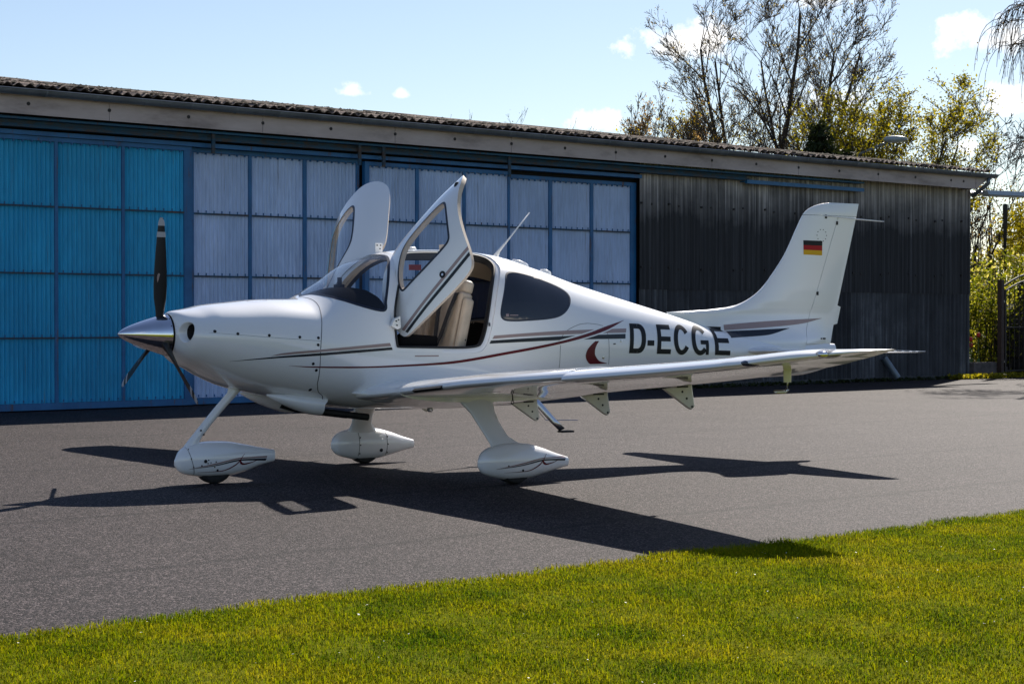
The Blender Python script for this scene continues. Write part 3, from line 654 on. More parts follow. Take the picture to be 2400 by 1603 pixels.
# thin panel gaps: firewall, cowl split, door-side fin hatch, baggage door
def xz_path(pts, n=60, smooth=1): return resample(np.array([(x, ang(x, z)) for x, z in pts]), n, False, smooth)
firewall = np.array([(x, float(G(a))) for x, a in [(.768, 1.55), (.779, 1.195), (.775, .949), (.747, .684), (.704, .267), (.69, 0.0), (.688, -.19), (.707, -.769), (.84, -1.0), (.86, -1.5)]])
for mr in (1, -1):
    open_strip('cowl_seam', resample(firewall, 60, False, 1), .006, .0012, M['line'], plane, mr)
    open_strip('cowl_seam', xz_path([(-.22, 1.252), (-.05, 1.236), (.252, 1.212), (.695, 1.181)]), .005, .0012, M['line'], plane, mr)
open_strip('oil_door_gap', np.array([(.31+.085*cos(a), GTOP-.20+.055*sin(a)) for a in np.linspace(0, 2*pi, 60)]), .004, .0012, M['line'], plane)
baggage = empty('baggage_door', (0, 0, 0), 0, plane)
open_strip('door_gap', xz_path([(3.05,.93),(3.052,1.117),(3.076,1.223),(3.181,1.281),(3.35,1.327),(3.559,1.312),(3.643,1.274),(3.649,.95)], 90), .005, .0012, M['line'], baggage)
open_strip('air_vent', np.vstack([xz_path([(2.892,1.729),(2.965,1.785),(3.01,1.80),(3.10,1.775),(3.10,1.755),(2.995,1.715),(2.892,1.729)], 60)]), .009, .0012, M['line'], plane)
def hull_disc(name, x, z, r, mat, parent, off=.002, n=10, squash=1):
    V = [(x+r*cos(2*pi*k/n), 0, z+r*sin(2*pi*k/n)*squash) for k in range(n)]+[(x, 0, z)]
    V = [(a, -float(hull_y(a, c))-off*(1 if i < n else 2), c) for i, (a, _, c) in enumerate(V)]
    return build(name, V, [(k, (k+1) % n, n) for k in range(n)], mat, parent)
for x, z in [(-.18,1.263),(-.006,1.243),(.252,1.229),(.511,1.214),(.672,1.207),(.668,1.15),(.631,.995),(.665,.941),(.672,.777)]: hull_disc('cowl_screw', x, z, .0125, M['screw'], plane)
hull_disc('latch', 3.577, 1.012, .014, M['steel'], baggage); hull_disc('fuel_drain', 3.80, 1.162, .012, M['steel'], plane)
# ---- cowl inlets
def nose_x(y, z):
    xs_ = np.linspace(-.405, -.10, 900); return float(xs_[np.argmax(hull_y(xs_, np.full(900, z)) >= abs(y))])
for mr in (1, -1):
    base = []
    for k in range(36):
        a = 2*pi*k/36; y = INLET_C[0]+INLET_R[0]*cos(a); z = INLET_C[1]+INLET_R[1]*sin(a); base.append((nose_x(y, z), y, z))
    bc = np.array([np.mean([p[0] for p in base]), *INLET_C]); base = np.array(base)
    def lp(r, dx, xm): return [(p[0]*(1-xm)+bc[0]*xm+dx, mr*(bc[1]+(p[1]-bc[1])*r), bc[2]+(p[2]-bc[2])*r) for p in base]
    mb = MB(); mb.loft([lp(1.03, -.0015, 0), lp(1.0, -.003, 0), lp(.94, .004, 0), lp(.86, .022, .25), lp(.80, .045, .5)], False, False); lip = mb.build('air_inlet', M['white'], plane, True)
    mb = MB(); mb.loft([lp(.80, .045, .5), lp(.76, .10, 1.0)], False, True); mb.build('inlet_duct', M['black'], lip)
# ---- spinner and propeller
HUB = (-.473, 1.232); prop = empty('propeller', (HUB[0], 0, HUB[1]), 0, plane)
loops = []; n = 40; NL = .385
for k in range(24):
    s = (k+.02)/23; x = -.826+.406*min(1, s); r = .172*max(.004, s)**.62*(1-.06*(1-s))
    loops.append([(x-HUB[0], r*cos(2*pi*q/n), r*sin(2*pi*q/n)+.010*(1-s)) for q in range(n)])
mb = MB(); mb.loft(loops, True, True); mb.build('spinner', M['chrome'], prop, True, 60)
mb = MB(); mb.tube([(-.412-HUB[0], 0, 0), (-.395-HUB[0], 0, 0)], .165, 30); mb.build('backplate', M['black'], prop)
mb = MB()
for k in range(14):
    a = 2*pi*k/14; mb.sphere((-.428-HUB[0], .1715*cos(a), .1715*sin(a)), .0045, 6, 4)
tag(mb.build('spinner_screws', M['screw'], prop), kind='stuff')
def blade_section(r, chord, thick, tw, off=0.0, n=18):
    L = []
    for k in range(n):
        a = 2*pi*k/n; c = cos(a)*chord/2; th = sin(a)*thick/2*(1-.35*cos(a))
        y = (c+off)*cos(tw)-th*sin(tw); x = -(c+off)*sin(tw)-th*cos(tw); L.append((x, y, r))
    return L
BL = [(.10, .07, .07, 62), (.17, .066, .062, 58), (.22, .080, .045, 50), (.30, .112, .034, 42), (.40, .130, .026, 35), (.52, .132, .020, 29), (.66, .122, .015, 24), (.80, .104, .011, 20), (.90, .080, .008, 18), (.945, .052, .006, 17), (.955, .025, .004, 17)]
PHI = .055
for k in range(3):
    a = PHI + k*2*pi/3; R = Matrix.Rotation(a, 4, 'X')            # k = 0 up, then towards port-low and starboard-low
    loops = [[R @ Vector(p) for p in blade_section(r, c, th, radians(tw))] for r, c, th, tw in BL]
    mb = MB(); mb.loft(loops, True, True); b = mb.build('blade', M['blackgloss'], prop, True, 60)
    def band(name, r0, r1, mat, grow=.0016):
        rr = [q[0] for q in BL]; L = []
        for r in np.linspace(r0, r1, 4):
            c, th, tw = [np.interp(r, rr, [q[m] for q in BL]) for m in (1, 2, 3)]; L.append([R @ Vector(p) for p in blade_section(r, c+grow*2, th+grow*2, radians(tw))])
        m_ = MB(); m_.loft(L, False, r1 > .95); m_.build(name, mat, b, True, 60)
    wt_ = plain('blade_band_white', (.42, .42, .44), .4, var=0) if k == 0 else bpy.data.materials['blade_band_white']
    band('tip_band', .888, .953, wt_); band('white_band', .795, .838, wt_)
    # oval maker's badge on the forward face
    V = []; rr = .46; c, th, tw = [np.interp(rr, [q[0] for q in BL], [q[m] for q in BL]) for m in (1, 2, 3)]
    for q in range(20):
        an = 2*pi*q/20; y, r_ = .018*cos(an), rr+.042*sin(an); x_ = -th/2-.004
        V.append(R @ Vector((x_*cos(radians(tw))-y*sin(radians(tw)), y*cos(radians(tw))+x_*0, r_)))
    badge = build('badge', V, [tuple(range(20))], M['tan'], b)
    V2 = [R @ (Vector((-.0012, 0, 0)) + (R.inverted() @ v - Vector((0, 0, rr)))*Vector((1, 1, 1)).x*.80 + Vector((0, 0, rr))) for v in V]
    build('badge', V2, [tuple(range(20))], M['red'], b)

# ---- decals on hull / fin
def fin_le(z): return FLE(z)
FLE = pchip([.95,1.10,1.25,1.36,1.42,1.446,1.452,1.475,1.50,1.564,1.651,1.825,2.0,2.288,2.421,2.466,2.519,2.540],[4.95,4.90,4.80,4.70,4.66,4.72,5.13,5.38,5.51,5.673,5.81,5.977,6.117,6.286,6.371,6.428,6.572,6.72])
def fin_te(z): return 6.711+(z-1.107)*(7.105-6.711)/1.419
def fin_y(x, z):
    le, te = FLE(z), fin_te(z); c = te-le; u = np.clip((x-le)/c, 0, 1); tt = np.interp(z, [1.0, 1.4, 1.5, 2.5], [.075, .075, .09, .085])*np.minimum(c, 1.05)
    prof = 5*tt*(.2969*np.sqrt(u)-.1260*u-.3516*u**2+.2843*u**3-.1015*u**4)*np.where(c > 1.3, .9, 1)
    tip = np.sqrt(np.clip((2.541-z)/.10, 0, 1)); flare = .10*np.exp(-np.maximum(z-1.16, 0)/.10)*np.clip(u*3, 0, 1)*np.clip((1-u)*4, .15, 1)
    return np.maximum(prof*tip, .004*tip)+flare*tip
def side_y(x, z): return np.maximum(hull_y(x, z), np.where((x > FLE(z)) & (z > 1.0), fin_y(x, z), 0))
def ribbon(name, hi, lo, mat, parent, off=.0022, n=90, m=4, yf=side_y, xf=None):
    """painted band between two (x, z) curves"""
    hi = np.array(hi); lo = np.array(lo)
    def rs(P):
        s = np.concatenate([[0], np.cumsum(np.hypot(*np.diff(P, axis=0).T))]); s /= s[-1]; f, g = pchip(s, P[:, 0]), pchip(s, P[:, 1]); q = np.linspace(0, 1, n); return np.stack([f(q), g(q)], 1)
    H, L = rs(hi), rs(lo); V = []
    for k in range(m+1): V.append(L+(H-L)*k/m)
    XZ = np.concatenate(V); P = np.stack([XZ[:, 0], -yf(XZ[:, 0], XZ[:, 1])-off, XZ[:, 1]], 1)
    if xf is not None: P = xf(P)
    return build(name, P, [(k*n+i, k*n+i+1, (k+1)*n+i+1, (k+1)*n+i) for k in range(m) for i in range(n-1)], mat, parent, True)
ribbon('stripe', [(-.049,1.0205),(.31,1.056),(.69,1.083),(1.331,1.126)], [(-.049,1.0195),(.363,1.046),(.695,1.062),(1.34,1.104)], M['navy'], plane)
ribbon('stripe', [(.273,1.0635),(.36,1.083),(.694,1.112),(1.315,1.162)], [(.273,1.0625),(.361,1.069),(.694,1.091),(1.327,1.135)], M['tan'], plane)
ribbon('stripe', [(2.335,1.218),(2.711,1.24),(3.065,1.257),(3.415,1.267),(3.885,1.276)], [(2.315,1.19),(2.71,1.212),(3.062,1.223),(3.411,1.232),(3.872,1.238)], M['tan'], plane)
ribbon('stripe', [(2.300,1.176),(2.709,1.195),(3.262,1.215),(3.865,1.226)], [(2.285,1.149),(2.709,1.164),(3.26,1.179),(3.858,1.183)], M['navy'], plane)
RH = [(.429,.981),(.624,.9735),(1.069,.968),(1.505,.980),(1.82,.995),(2.494,1.081),(3.047,1.164),(3.412,1.240),(3.617,1.294),(3.877,1.352)]
RL = [(.429,.980),(.625,.964),(1.07,.955),(1.505,.964),(1.821,.975),(2.494,1.058),(3.046,1.140),(3.41,1.208),(3.609,1.256),(3.876,1.3505)]
ribbon('stripe_border', [(x, z+.012) for x, z in RH if x > 2.9], [(x, z-.012) for x, z in RL if x > 2.9], M['white'], plane, .0032)
ribbon('stripe', RH, RL, M['red'], plane, .0042, 130)
ribbon('crescent', [(3.475,1.162),(3.419,1.124),(3.375,1.081),(3.357,1.033),(3.379,.984),(3.427,.956),(3.627,.9585)], [(3.522,1.163),(3.488,1.12),(3.471,1.08),(3.470,1.05),(3.479,1.031),(3.527,.985),(3.627,.961)], M['red'], plane, .0022, 60, 6)
ribbon('stripe', [(5.31,1.306),(5.794,1.337),(6.604,1.371)], [(5.31,1.253),(5.794,1.277),(6.318,1.316),(6.604,1.369)], M['tan'], plane, .0026)
ribbon('stripe', [(5.31,1.244),(5.794,1.259),(6.142,1.272)], [(5.31,1.180),(5.811,1.203),(6.142,1.270)], M['navy'], plane, .0026)
# small printed notices beside the door, on the rear window and by the filler
def notice(x0, x1, z, h, mat, n=6):
    ribbon('placard', [(x, z+h) for x in np.linspace(x0, x1, n)], [(x, z) for x in np.linspace(x0, x1, n)], mat, plane, .0024, 10, 1)
notice(2.47, 2.50, 1.385, .022, M['tan']); notice(2.51, 2.60, 1.391, .008, M['tan'])
notice(1.55, 1.78, 1.045, .010, M['tan']); notice(3.70, 3.73, 1.13, .012, M['line']); notice(2.28, 2.30, 1.30, .03, M['line'])
# registration lettering
def lmap(u, v):
    xb = 3.898+u*(5.255-3.898); xt = 3.936+u*(5.285-3.936); x = xb+(xt-xb)*v
    zb = 1.049-.037*u; zt = 1.322-.036*u; return x, zb+(zt-zb)*v
def letter(name, pieces):
    V = []; F = []
    for A_, B_ in pieces:                                              # each piece: two polylines in (u, v)
        A_, B_ = np.array(A_, float), np.array(B_, float); n = len(A_); m = 5; k0 = len(V)
        for k in range(m+1):
            for a, b in zip(A_, B_):
                u, v = a+(b-a)*k/m; x, z = lmap(u, v); V.append((x, -float(side_y(np.array(x), np.array(z)))-.0026, z))
        F += [(k0+k*n+i, k0+k*n+i+1, k0+(k+1)*n+i+1, k0+(k+1)*n+i) for k in range(m) for i in range(n-1)]
    return build(name, V, F, M['letter'], plane, True)
def bar(u0, u1, v0, v1, n=14):
    if (u1-u0) > .05: return ([(u, v0) for u in np.linspace(u0, u1, n)], [(u, v1) for u in np.linspace(u0, u1, n)])
    return ([(u0, v) for v in np.linspace(v0, v1, n)], [(u1, v) for v in np.linspace(v0, v1, n)])
SWd = .0375; TH = .165
def arc(cu, cv, ru, rv, a0, a1, iu, iv, n=36):
    A_ = [(cu+ru*cos(a), cv+rv*sin(a)) for a in np.linspace(a0, a1, n)]; B_ = [(cu+iu*cos(a), cv+iv*sin(a)) for a in np.linspace(a0, a1, n)]; return A_, B_
def letE(name, u0, u1):
    letter(name, [bar(u0, u0+SWd, 0, 1), bar(u0+SWd, u1, 0, TH), bar(u0+SWd, u1-.006, .43, .43+TH), bar(u0+SWd, u1-.002, 1-TH, 1)])
du0, du1 = 0, .1535
n = 40; aa = np.linspace(-pi/2, pi/2, n)
outer = [(du0+.075+(du1-.075)*max(0, cos(a))**.8, .5+.5*math.copysign(abs(sin(a))**.75, sin(a))) for a in aa]; inner = [(du0+.073+(du1-.073-SWd-.004)*max(0, cos(a))**.8, .5+(.5-TH)*math.copysign(abs(sin(a))**.75, sin(a))) for a in aa]
letter('letter_d', [bar(du0, du0+SWd, 0, 1), bar(du0+SWd, .0735, 0, TH, 4), bar(du0+SWd, .0735, 1-TH, 1, 4), (outer, inner)])
letter('hyphen', [bar(.169, .234, .27, .45)])
letE('letter_e', .265, .400)
cu, ru = .5065, .080
letter('letter_c', [arc(cu, .5, ru, .52, radians(32), radians(328), ru-SWd-.003, .52-TH)])
gu = .690; ru2 = .086
letter('letter_g', [arc(gu, .5, ru2, .52, radians(36), radians(318), ru2-SWd-.003, .52-TH), bar(gu+.004, gu+ru2, .36, .36+TH-.02, 8), bar(gu+ru2-.030, gu+ru2, .0, .3595)])
letE('letter_e', .838, .993)
# ---- fin, rudder
def fin_piece(name, x0f, x1f, z0, z1, nz_=34, nx=26, cap=True):
    mb = MB(); loops = []
    for z in np.linspace(z0, z1, nz_)**1.0:
        xa, xb = x0f(z), x1f(z); u = (1-np.cos(np.linspace(0, pi, nx)))/2; X = xa+(xb-xa)*u; Y = fin_y(X, np.full(nx, z))
        if xa > FLE(z)+.01: pass
        else: Y[0] = 0
        loops.append([(x, -y, z) for x, y in zip(X, Y)]+[(x, y, z) for x, y in zip(X[::-1], Y[::-1])])
    mb.loft(loops, True, True); return mb.build(name, M['white'], plane, True, 45)
hinge = lambda z: 6.326+(z-1.125)*(6.80-6.326)/(2.364-1.125)
zs_tip = 2.405
fin = fin_piece('fin', FLE, lambda z: hinge(z)-.003, 1.0, zs_tip, 60)
fin_piece('fin_cap', FLE, fin_te, zs_tip+.004, 2.5405, 22)
rud = fin_piece('rudder', lambda z: hinge(z)+.003, fin_te, 1.112, zs_tip, 40)
mb = MB(); mb.q([(fin_te(1.30)-.01, -.004, 1.30), (fin_te(1.30)+.055, -.003, 1.315), (fin_te(1.495)+.045, -.003, 1.485), (fin_te(1.5)-.01, -.004, 1.505), (fin_te(1.30)-.01, .004, 1.30), (fin_te(1.30)+.055, .003, 1.315), (fin_te(1.495)+.045, .003, 1.485), (fin_te(1.5)-.01, .004, 1.505)],
   [(0, 1, 2, 3), (7, 6, 5, 4), (0, 4, 5, 1), (1, 5, 6, 2), (2, 6, 7, 3)]); mb.build('trim_tab', M['white'], rud)
FH = [(6.341, 2.152), (6.592, 2.148)]
for nm, a, b, c in (('flag_band', 1, 2/3, (.012, .012, .014)), ('flag_band', 2/3, 1/3, (.40, .008, .012)), ('flag_band', 1/3, 0, (.72, .40, .012))):
    q = lambda v: [(6.340+.0008*v, 2.008+.1425*v), (6.590+.002*v, 2.003+.146*v)]
    ribbon(nm, q(a), q(b), plain('flag_'+str(round(a*3)), c, .4, var=0, spec=.25), fin, .0022, 14, 4, fin_y)
mb = MB(); mb.tube([(6.62, -.035, 2.402), (7.446, -.012, 2.369)], .005, 6); mb.build('nav_antenna', M['white'], plane)
mb = MB(); mb.tube([(6.62, .035, 2.402), (7.446, .012, 2.369)], .005, 6); mb.build('nav_antenna', M['white'], plane)
for x, z in ((6.795, 2.335), (6.53, 1.62), (6.64, 2.395)):
    mb = MB(); y = float(fin_y(np.array(x), np.array(z))); mb.box((x-.012, -y-.006, z-.018), (x+.012, -y+.003, z+.018)); mb.build('rudder_hinge', M['black'], rud)
mb = MB()
for k in range(10):
    a = 2*pi*k/10; x, z = 6.585+.065*cos(a), 2.205+.06*sin(a); y = float(fin_y(np.array(x), np.array(z))); mb.box((x-.004, -y-.003, z-.004), (x+.004, -y, z+.004))
tag(mb.build('access_screws', M['screw'], fin), kind='stuff')
mb = MB()
for k in range(7):
    if k == 2: continue
    x = 6.565+.012*k; y = float(fin_y(np.array(x), np.array(1.165))); mb.box((x, -y-.003, 1.158), (x+.008, -y-.001, 1.172))
mb.build('small_placard', M['letter'], rud)
# ---- wings
def airfoil(n=26):
    u = (1-np.cos(np.linspace(0, pi, n)))/2
    th = 5*(.2969*np.sqrt(u)-.1260*u-.3516*u**2+.2843*u**3-.1015*u**4); cm = .10*u*(1-u)
    return u, th, cm
def wing_geo(y):
    y = abs(y)
    le = 1.18+.14*(y-.65)/4.65; te = 2.70-.55*(y-.65)/4.65
    zl = float(np.interp(y, [.3,.65,1,1.5,2,2.5,3,3.5,4,4.5,5,5.3,5.86], [.715,.735,.765,.81,.856,.892,.924,.957,.992,1.028,1.067,1.095,1.172]))
    zt = float(np.interp(y, [.3,.65,1,1.5,2,2.5,3,3.5,4,4.5,5,5.3,5.6,5.86], [.632,.655,.68,.722,.765,.808,.845,.884,.926,.972,1.025,1.068,1.12,1.172]))
    tc = float(np.interp(y, [.3,.65,1.0,3.3,5.2,5.6,5.80,5.86], [.215,.215,.205,.195,.19,.19,.11,.02]))
    if y < 1.0: le -= .20*((1.0-y)/.5)**2*.5
    if y > 5.2:
        k = (y-5.2)/.66; le = 1.335+(te-.04-1.335)*(1-math.sqrt(max(0, 1-k**1.9)))
    return le, te, zl, zt, tc
def wing_loop(y, sgn, u0, u1, cuff=0, n=24):
    le, te, zl, zt, tc = wing_geo(y); c = te-le
    if cuff: le -= .035*min(1, c/.5); zl -= .016*min(1, c/.5); c = te-le
    u = u0+(u1-u0)*(1-np.cos(np.linspace(0, pi, n)))/2; th = 5*tc*c*(.2969*np.sqrt(u)-.1260*u-.3516*u**2+.2843*u**3-.1015*u**4); cm = .09*c*u*(1-u)
    X = le+c*u; Zc = zl+(zt-zl)*u+cm
    up = [(x, sgn*y, z+h*.66) for x, z, h in zip(X, Zc, th)]; lo = [(x, sgn*y, z-h*.38) for x, z, h in zip(X, Zc, th)]
    return up[::-1]+(lo[1:] if u0 == 0 else lo)
for sgn, side in ((-1, 'port'), (1, 'stbd')):
    w = MB()
    w.loft([wing_loop(y, sgn, 0, .745) for y in np.concatenate([np.linspace(.40, 1.0, 9), np.linspace(1.15, 3.36, 16)])])
    w.loft([wing_loop(y, sgn, 0, .745 if y < 5.12 else 1.0, 1) for y in np.concatenate([np.linspace(3.363, 5.10, 14)])], True, True)
    w.loft([wing_loop(y, sgn, 0, 1.0, 1, 30) for y in np.concatenate([np.linspace(5.103, 5.5, 9), 5.5+.36*np.sin(np.linspace(.12, pi/2, 16))])], True, True)
    w.loft([wing_loop(y, sgn, .745, 1.0) for y in np.linspace(.40, .86, 5)])
    wing = w.build('wing', M['white'], plane, True, 40)
    fl = MB(); fl.loft([wing_loop(y, sgn, .752, 1.0) for y in np.linspace(.87, 3.30, 14)]); fl.build('flap', M['white'], plane, True, 40)
    al = MB(); al.loft([wing_loop(y, sgn, .752, 1.0) for y in np.linspace(3.31, 5.095, 12)]); al.build('aileron', M['white'], plane, True, 40)
    # stall strip, landing light, nav light, leading edge tape on the root
    le, te, zl, zt, tc = wing_geo(1.30)
    sp = MB(); sp.loft([[(wing_geo(y)[0]-.0005+.004, sgn*y, wing_geo(y)[2]+.014), (wing_geo(y)[0]-.022, sgn*y, wing_geo(y)[2]-.004), (wing_geo(y)[0]+.004, sgn*y, wing_geo(y)[2]-.020)] for y in (1.26, 1.69)])
    sp.build('stall_strip', M['black'], wing)
    lt = MB(); g_ = wing_geo(5.30); lt.sphere((g_[0]+.030, sgn*5.30, g_[2]-.012), (.070, .075, .026), 14, 8); lt.build('landing_light', plain('landing_light_lens', (.015, .02, .035), .08, var=0, coat=1) if side == 'port' else bpy.data.materials['landing_light_lens'], wing, True)
    g_ = wing_geo(5.66)
    nv = MB(); nv.sphere((g_[0]+.12, sgn*5.70, 1.146), (.105, .05, .030), 16, 9); nl = nv.build('nav_light', M['lens'], wing, True)
    nv = MB(); nv.sphere((g_[0]+.06, sgn*5.715, 1.143), (.045, .03, .022), 10, 6); nv.build('lamp', M['chrome'], nl, True)
    nv = MB(); nv.sphere((g_[0]+.15, sgn*5.715, 1.147), (.06, .03, .02), 10, 6); nv.build('lamp', M['chrome'], nl, True)
    # flap hinge fairings
    for yh in (.95, 2.22, 3.52):
        le, te, zl, zt, tc = wing_geo(yh); zz = lambda x: zt+(zl-zt)*(te-x)/(te-le)
        P = [(te-.35, zz(te-.35)-.055), (te-.10, zz(te-.10)-.008), (te-.072, zt-.165), (te-.10, zt-.188), (te-.128, zt-.175)]
        lp = lambda d, s: [(x+(te-.18-x)*s, sgn*yh+d, z+(zt-.1-z)*s) for x, z in P]
        fb = MB(); fb.loft([lp(-.020, .10), lp(-.014, 0), lp(.014, 0), lp(.020, .10)]); hf = fb.build('flap_hinge_fairing', plain('fairing_cream', (.66, .64, .57), .4, var=.08, coat=.5) if 'fairing_cream' not in bpy.data.materials else bpy.data.materials['fairing_cream'], wing, False)
        sb = MB()
        for x, z in ((te-.10, zt-.166), (te-.15, zt-.105), (te-.19, zt-.055)): sb.tube([(x, sgn*yh-.0225, z), (x, sgn*yh-.019, z)], .009, 8)
        sb.box((te-.24, sgn*yh-.026, zz(te-.24)-.04), (te-.14, sgn*yh-.021, zz(te-.24)-.028))
        tag(sb.build('hinge_bolts', M['screw'], hf), kind='stuff')
    if side == 'port':
        # pitot mast, tie-down ring
        g_ = wing_geo(5.0); pt = MB(); x = 1.93
        pt.loft([[(x+.035*cos(a)*s, -5.0+.014*sin(a), z) for a in np.linspace(0, 2*pi, 12, endpoint=False)] for z, s in ((1.04, 1.0), (.945, .9))])
        pm = pt.build('pitot_mast', plain('mast_cream', (.66, .65, .50), .35, var=.05, coat=.6), wing, True, 50)
        pt = MB(); pt.tube([(x, -5.0, .95), (x, -5.0, .895), (x-.02, -5.0, .882), (x-.11, -5.0, .882)], .013, 8); pt.build('pitot_tube', M['steel'], pm, True)
        td = MB(); td.tube([(2.26, -1.06, .705), (2.26, -1.06, .675)], .006, 6)
        td.tube([(2.26+.012*cos(a), -1.06, .660+.015*sin(a)) for a in np.linspace(pi/2, 2.5*pi, 12)], .0045, 6); td.build('tie_down_ring', M['black'], wing)
# ---- wing root fillet bodies
for sgn in (-1, 1):
    mb = MB(); loops = []
    for y, gx_, gz in ((.46, .02, 1.15), (.54, .0, 1.1), (.60, -.01, .95), (.68, -.02, .72), (.76, -.01, .45), (.88, .0, .2), (1.02, 0, .05)):
        le, te, zl, zt, tc = wing_geo(max(y, .5)); le = 1.19-gx_; te = te+gx_*.4; c = te-le; n = 28; u = (1-np.cos(np.linspace(0, pi, n)))/2
        th = 5*(tc*c+.10*gz)*(.2969*np.sqrt(u)-.1260*u-.3516*u**2+.2843*u**3-.1015*u**4); Zc = zl+(zt-zl)*u; X = le+c*u
        loops.append([(x, sgn*y, z+h*.62+.0015) for x, z, h in zip(X, Zc, th)][::-1]+[(x, sgn*y, z-h*.42-.0015) for x, z, h in zip(X[1:], Zc[1:], th[1:])])
    mb.loft(loops, True, True); mb.build('wing_root_fairing', M['white'], plane, True, 50)
    g_ = MB(); g_.loft([[(1.00, sgn*.47, z), (1.205, sgn*.47, z), (1.205, sgn*.625, z-.010), (1.15, sgn*.62, z-.010), (1.08, sgn*.58, z-.006)] for z in (.742, .752)]); g_.build('stall_vane', M['white'], plane)
# ---- tailplane: fixed part and elevators
def tail_geo(y):
    le = 5.56+.36*(y-.1)/1.85; te = 6.50-.32*(y-.1)/1.82; z = float(np.interp(y, [.05, 1.92], [1.052, 1.058]))
    if y > 1.68: k = (y-1.68)/.26; le = le+(te-.06-le)*(1-math.sqrt(max(0, 1-k**2)))
    return le, te, z
def tail_loop(y, sgn, u0, u1, n=20):
    le, te, z = tail_geo(y); c = te-le; u = u0+(u1-u0)*(1-np.cos(np.linspace(0, pi, n)))/2; tc = .10 if y < 1.62 else .10*max(.12, 1-(y-1.62)/.33)
    h = 5*tc*min(c, .95)*(.2969*np.sqrt(u)-.1260*u-.3516*u**2+.2843*u**3-.1015*u**4)*.5; X = le+c*u
    return [(x, sgn*y, z+a) for x, a in zip(X, h)][::-1]+([(x, sgn*y, z-a) for x, a in zip(X, h)][1 if u0 == 0 else 0:])
for sgn in (-1, 1):
    mb = MB(); mb.loft([tail_loop(y, sgn, 0, .62) for y in np.concatenate([np.linspace(.03, 1.60, 12)])]); mb.loft([tail_loop(y, sgn, 0, 1.0) for y in 1.603+.327*np.sin(np.linspace(0, pi/2, 14))])
    tp = mb.build('tailplane', M['white'], plane, True, 40)
    mb = MB(); mb.loft([tail_loop(y, sgn, .626, 1.0) for y in np.linspace(.10, 1.60, 10)]); mb.build('elevator', M['white'], plane, True, 40)
    loops = []
    for y, g in ((.03, 1.0), (.14, .9), (.22, .5), (.32, .18), (.48, .02)):
        le, te, z = tail_geo(y); le -= .14*g; te -= .15; c = te-le; u = (1-np.cos(np.linspace(0, pi, 22)))/2; h = (5*.10*.95*(.2969*np.sqrt(u)-.1260*u-.3516*u**2+.2843*u**3-.1015*u**4))*(.5+.45*g); X = le+c*u
        loops.append([(x, sgn*y, z+a+.001) for x, a in zip(X, h)][::-1]+[(x, sgn*y, z-a-.001) for x, a in zip(X[1:], h[1:])])
    mb = MB(); mb.loft(loops); mb.build('tailplane_fillet', M['white'], plane, True, 50)
    mb = MB()
    for y in (1.45, 1.58, 1.70, 1.80): mb.tube([(tail_geo(y)[1]-.03, sgn*y, 1.066), (tail_geo(y)[1]+.09, sgn*y, 1.064)], .0035, 5)
    tag(mb.build('static_wicks', M['white'], tp), kind='stuff')
# ---- undercarriage
def wheel_pant(name, cx, cy, xs, top, bot, wid, parent):
    """lofted along X from the nose of the fairing to its blunt tail"""
    F_t, F_b, F_w = pchip(xs, top), pchip(xs, bot), pchip(xs, wid); mb = MB(); loops = []
    for s in (1-np.cos(np.linspace(0, pi*.86, 30)))/(1-cos(pi*.86)):
        x = xs[0]+(xs[-1]-xs[0])*s; zt, zb, w = float(F_t(x)), float(F_b(x)), float(F_w(x)); zc = (zt+zb)/2; h = (zt-zb)/2; L = []
        for k in range(30):
            a = 2*pi*k/30; e = 2/2.3; ca, sa = cos(a), sin(a)
            L.append((cx+x, cy+w*math.copysign(abs(ca)**e, ca), zc+h*math.copysign(abs(sa)**e, sa)))
        loops.append(L)
    mb.loft(loops); return mb.build(name, M['white'], parent, True, 55), (F_t, F_b, F_w)
def wheel(cx, cy, r, w, parent):
    mb = MB(); n = 28
    mb.loft([[(cx+rr*cos(2*pi*k/n), cy+y, r+rr*sin(2*pi*k/n)) for k in range(n)] for y, rr in ((-w, r*.72), (-w*.93, r*.90), (-w*.6, r*.985), (0, r), (w*.6, r*.985), (w*.93, r*.90), (w, r*.72))])
    o = mb.build('wheel', M['tyre'], parent, True, 50)
    mb = MB(); mb.tube([(cx, cy-w-.003, r), (cx, cy+w+.003, r)], r*.55, 20); mb.build('rim', M['steel'], o); return o
def pant_side(F, cx, cy, sgn):
    F_t, F_b, F_w = F
    def yf(x, z):
        u = np.asarray(x)-cx; zt, zb, w = F_t(u), F_b(u), F_w(u); zc, h = (zt+zb)/2, (zt-zb)/2
        return w*np.maximum(0, 1-np.minimum(1, np.abs((z-zc)/h))**2.3)**(1/2.3)-cy*(-sgn) if False else (w*np.maximum(0, 1-np.minimum(1, np.abs((z-zc)/h))**2.3)**(1/2.3)) - cy
    return yf
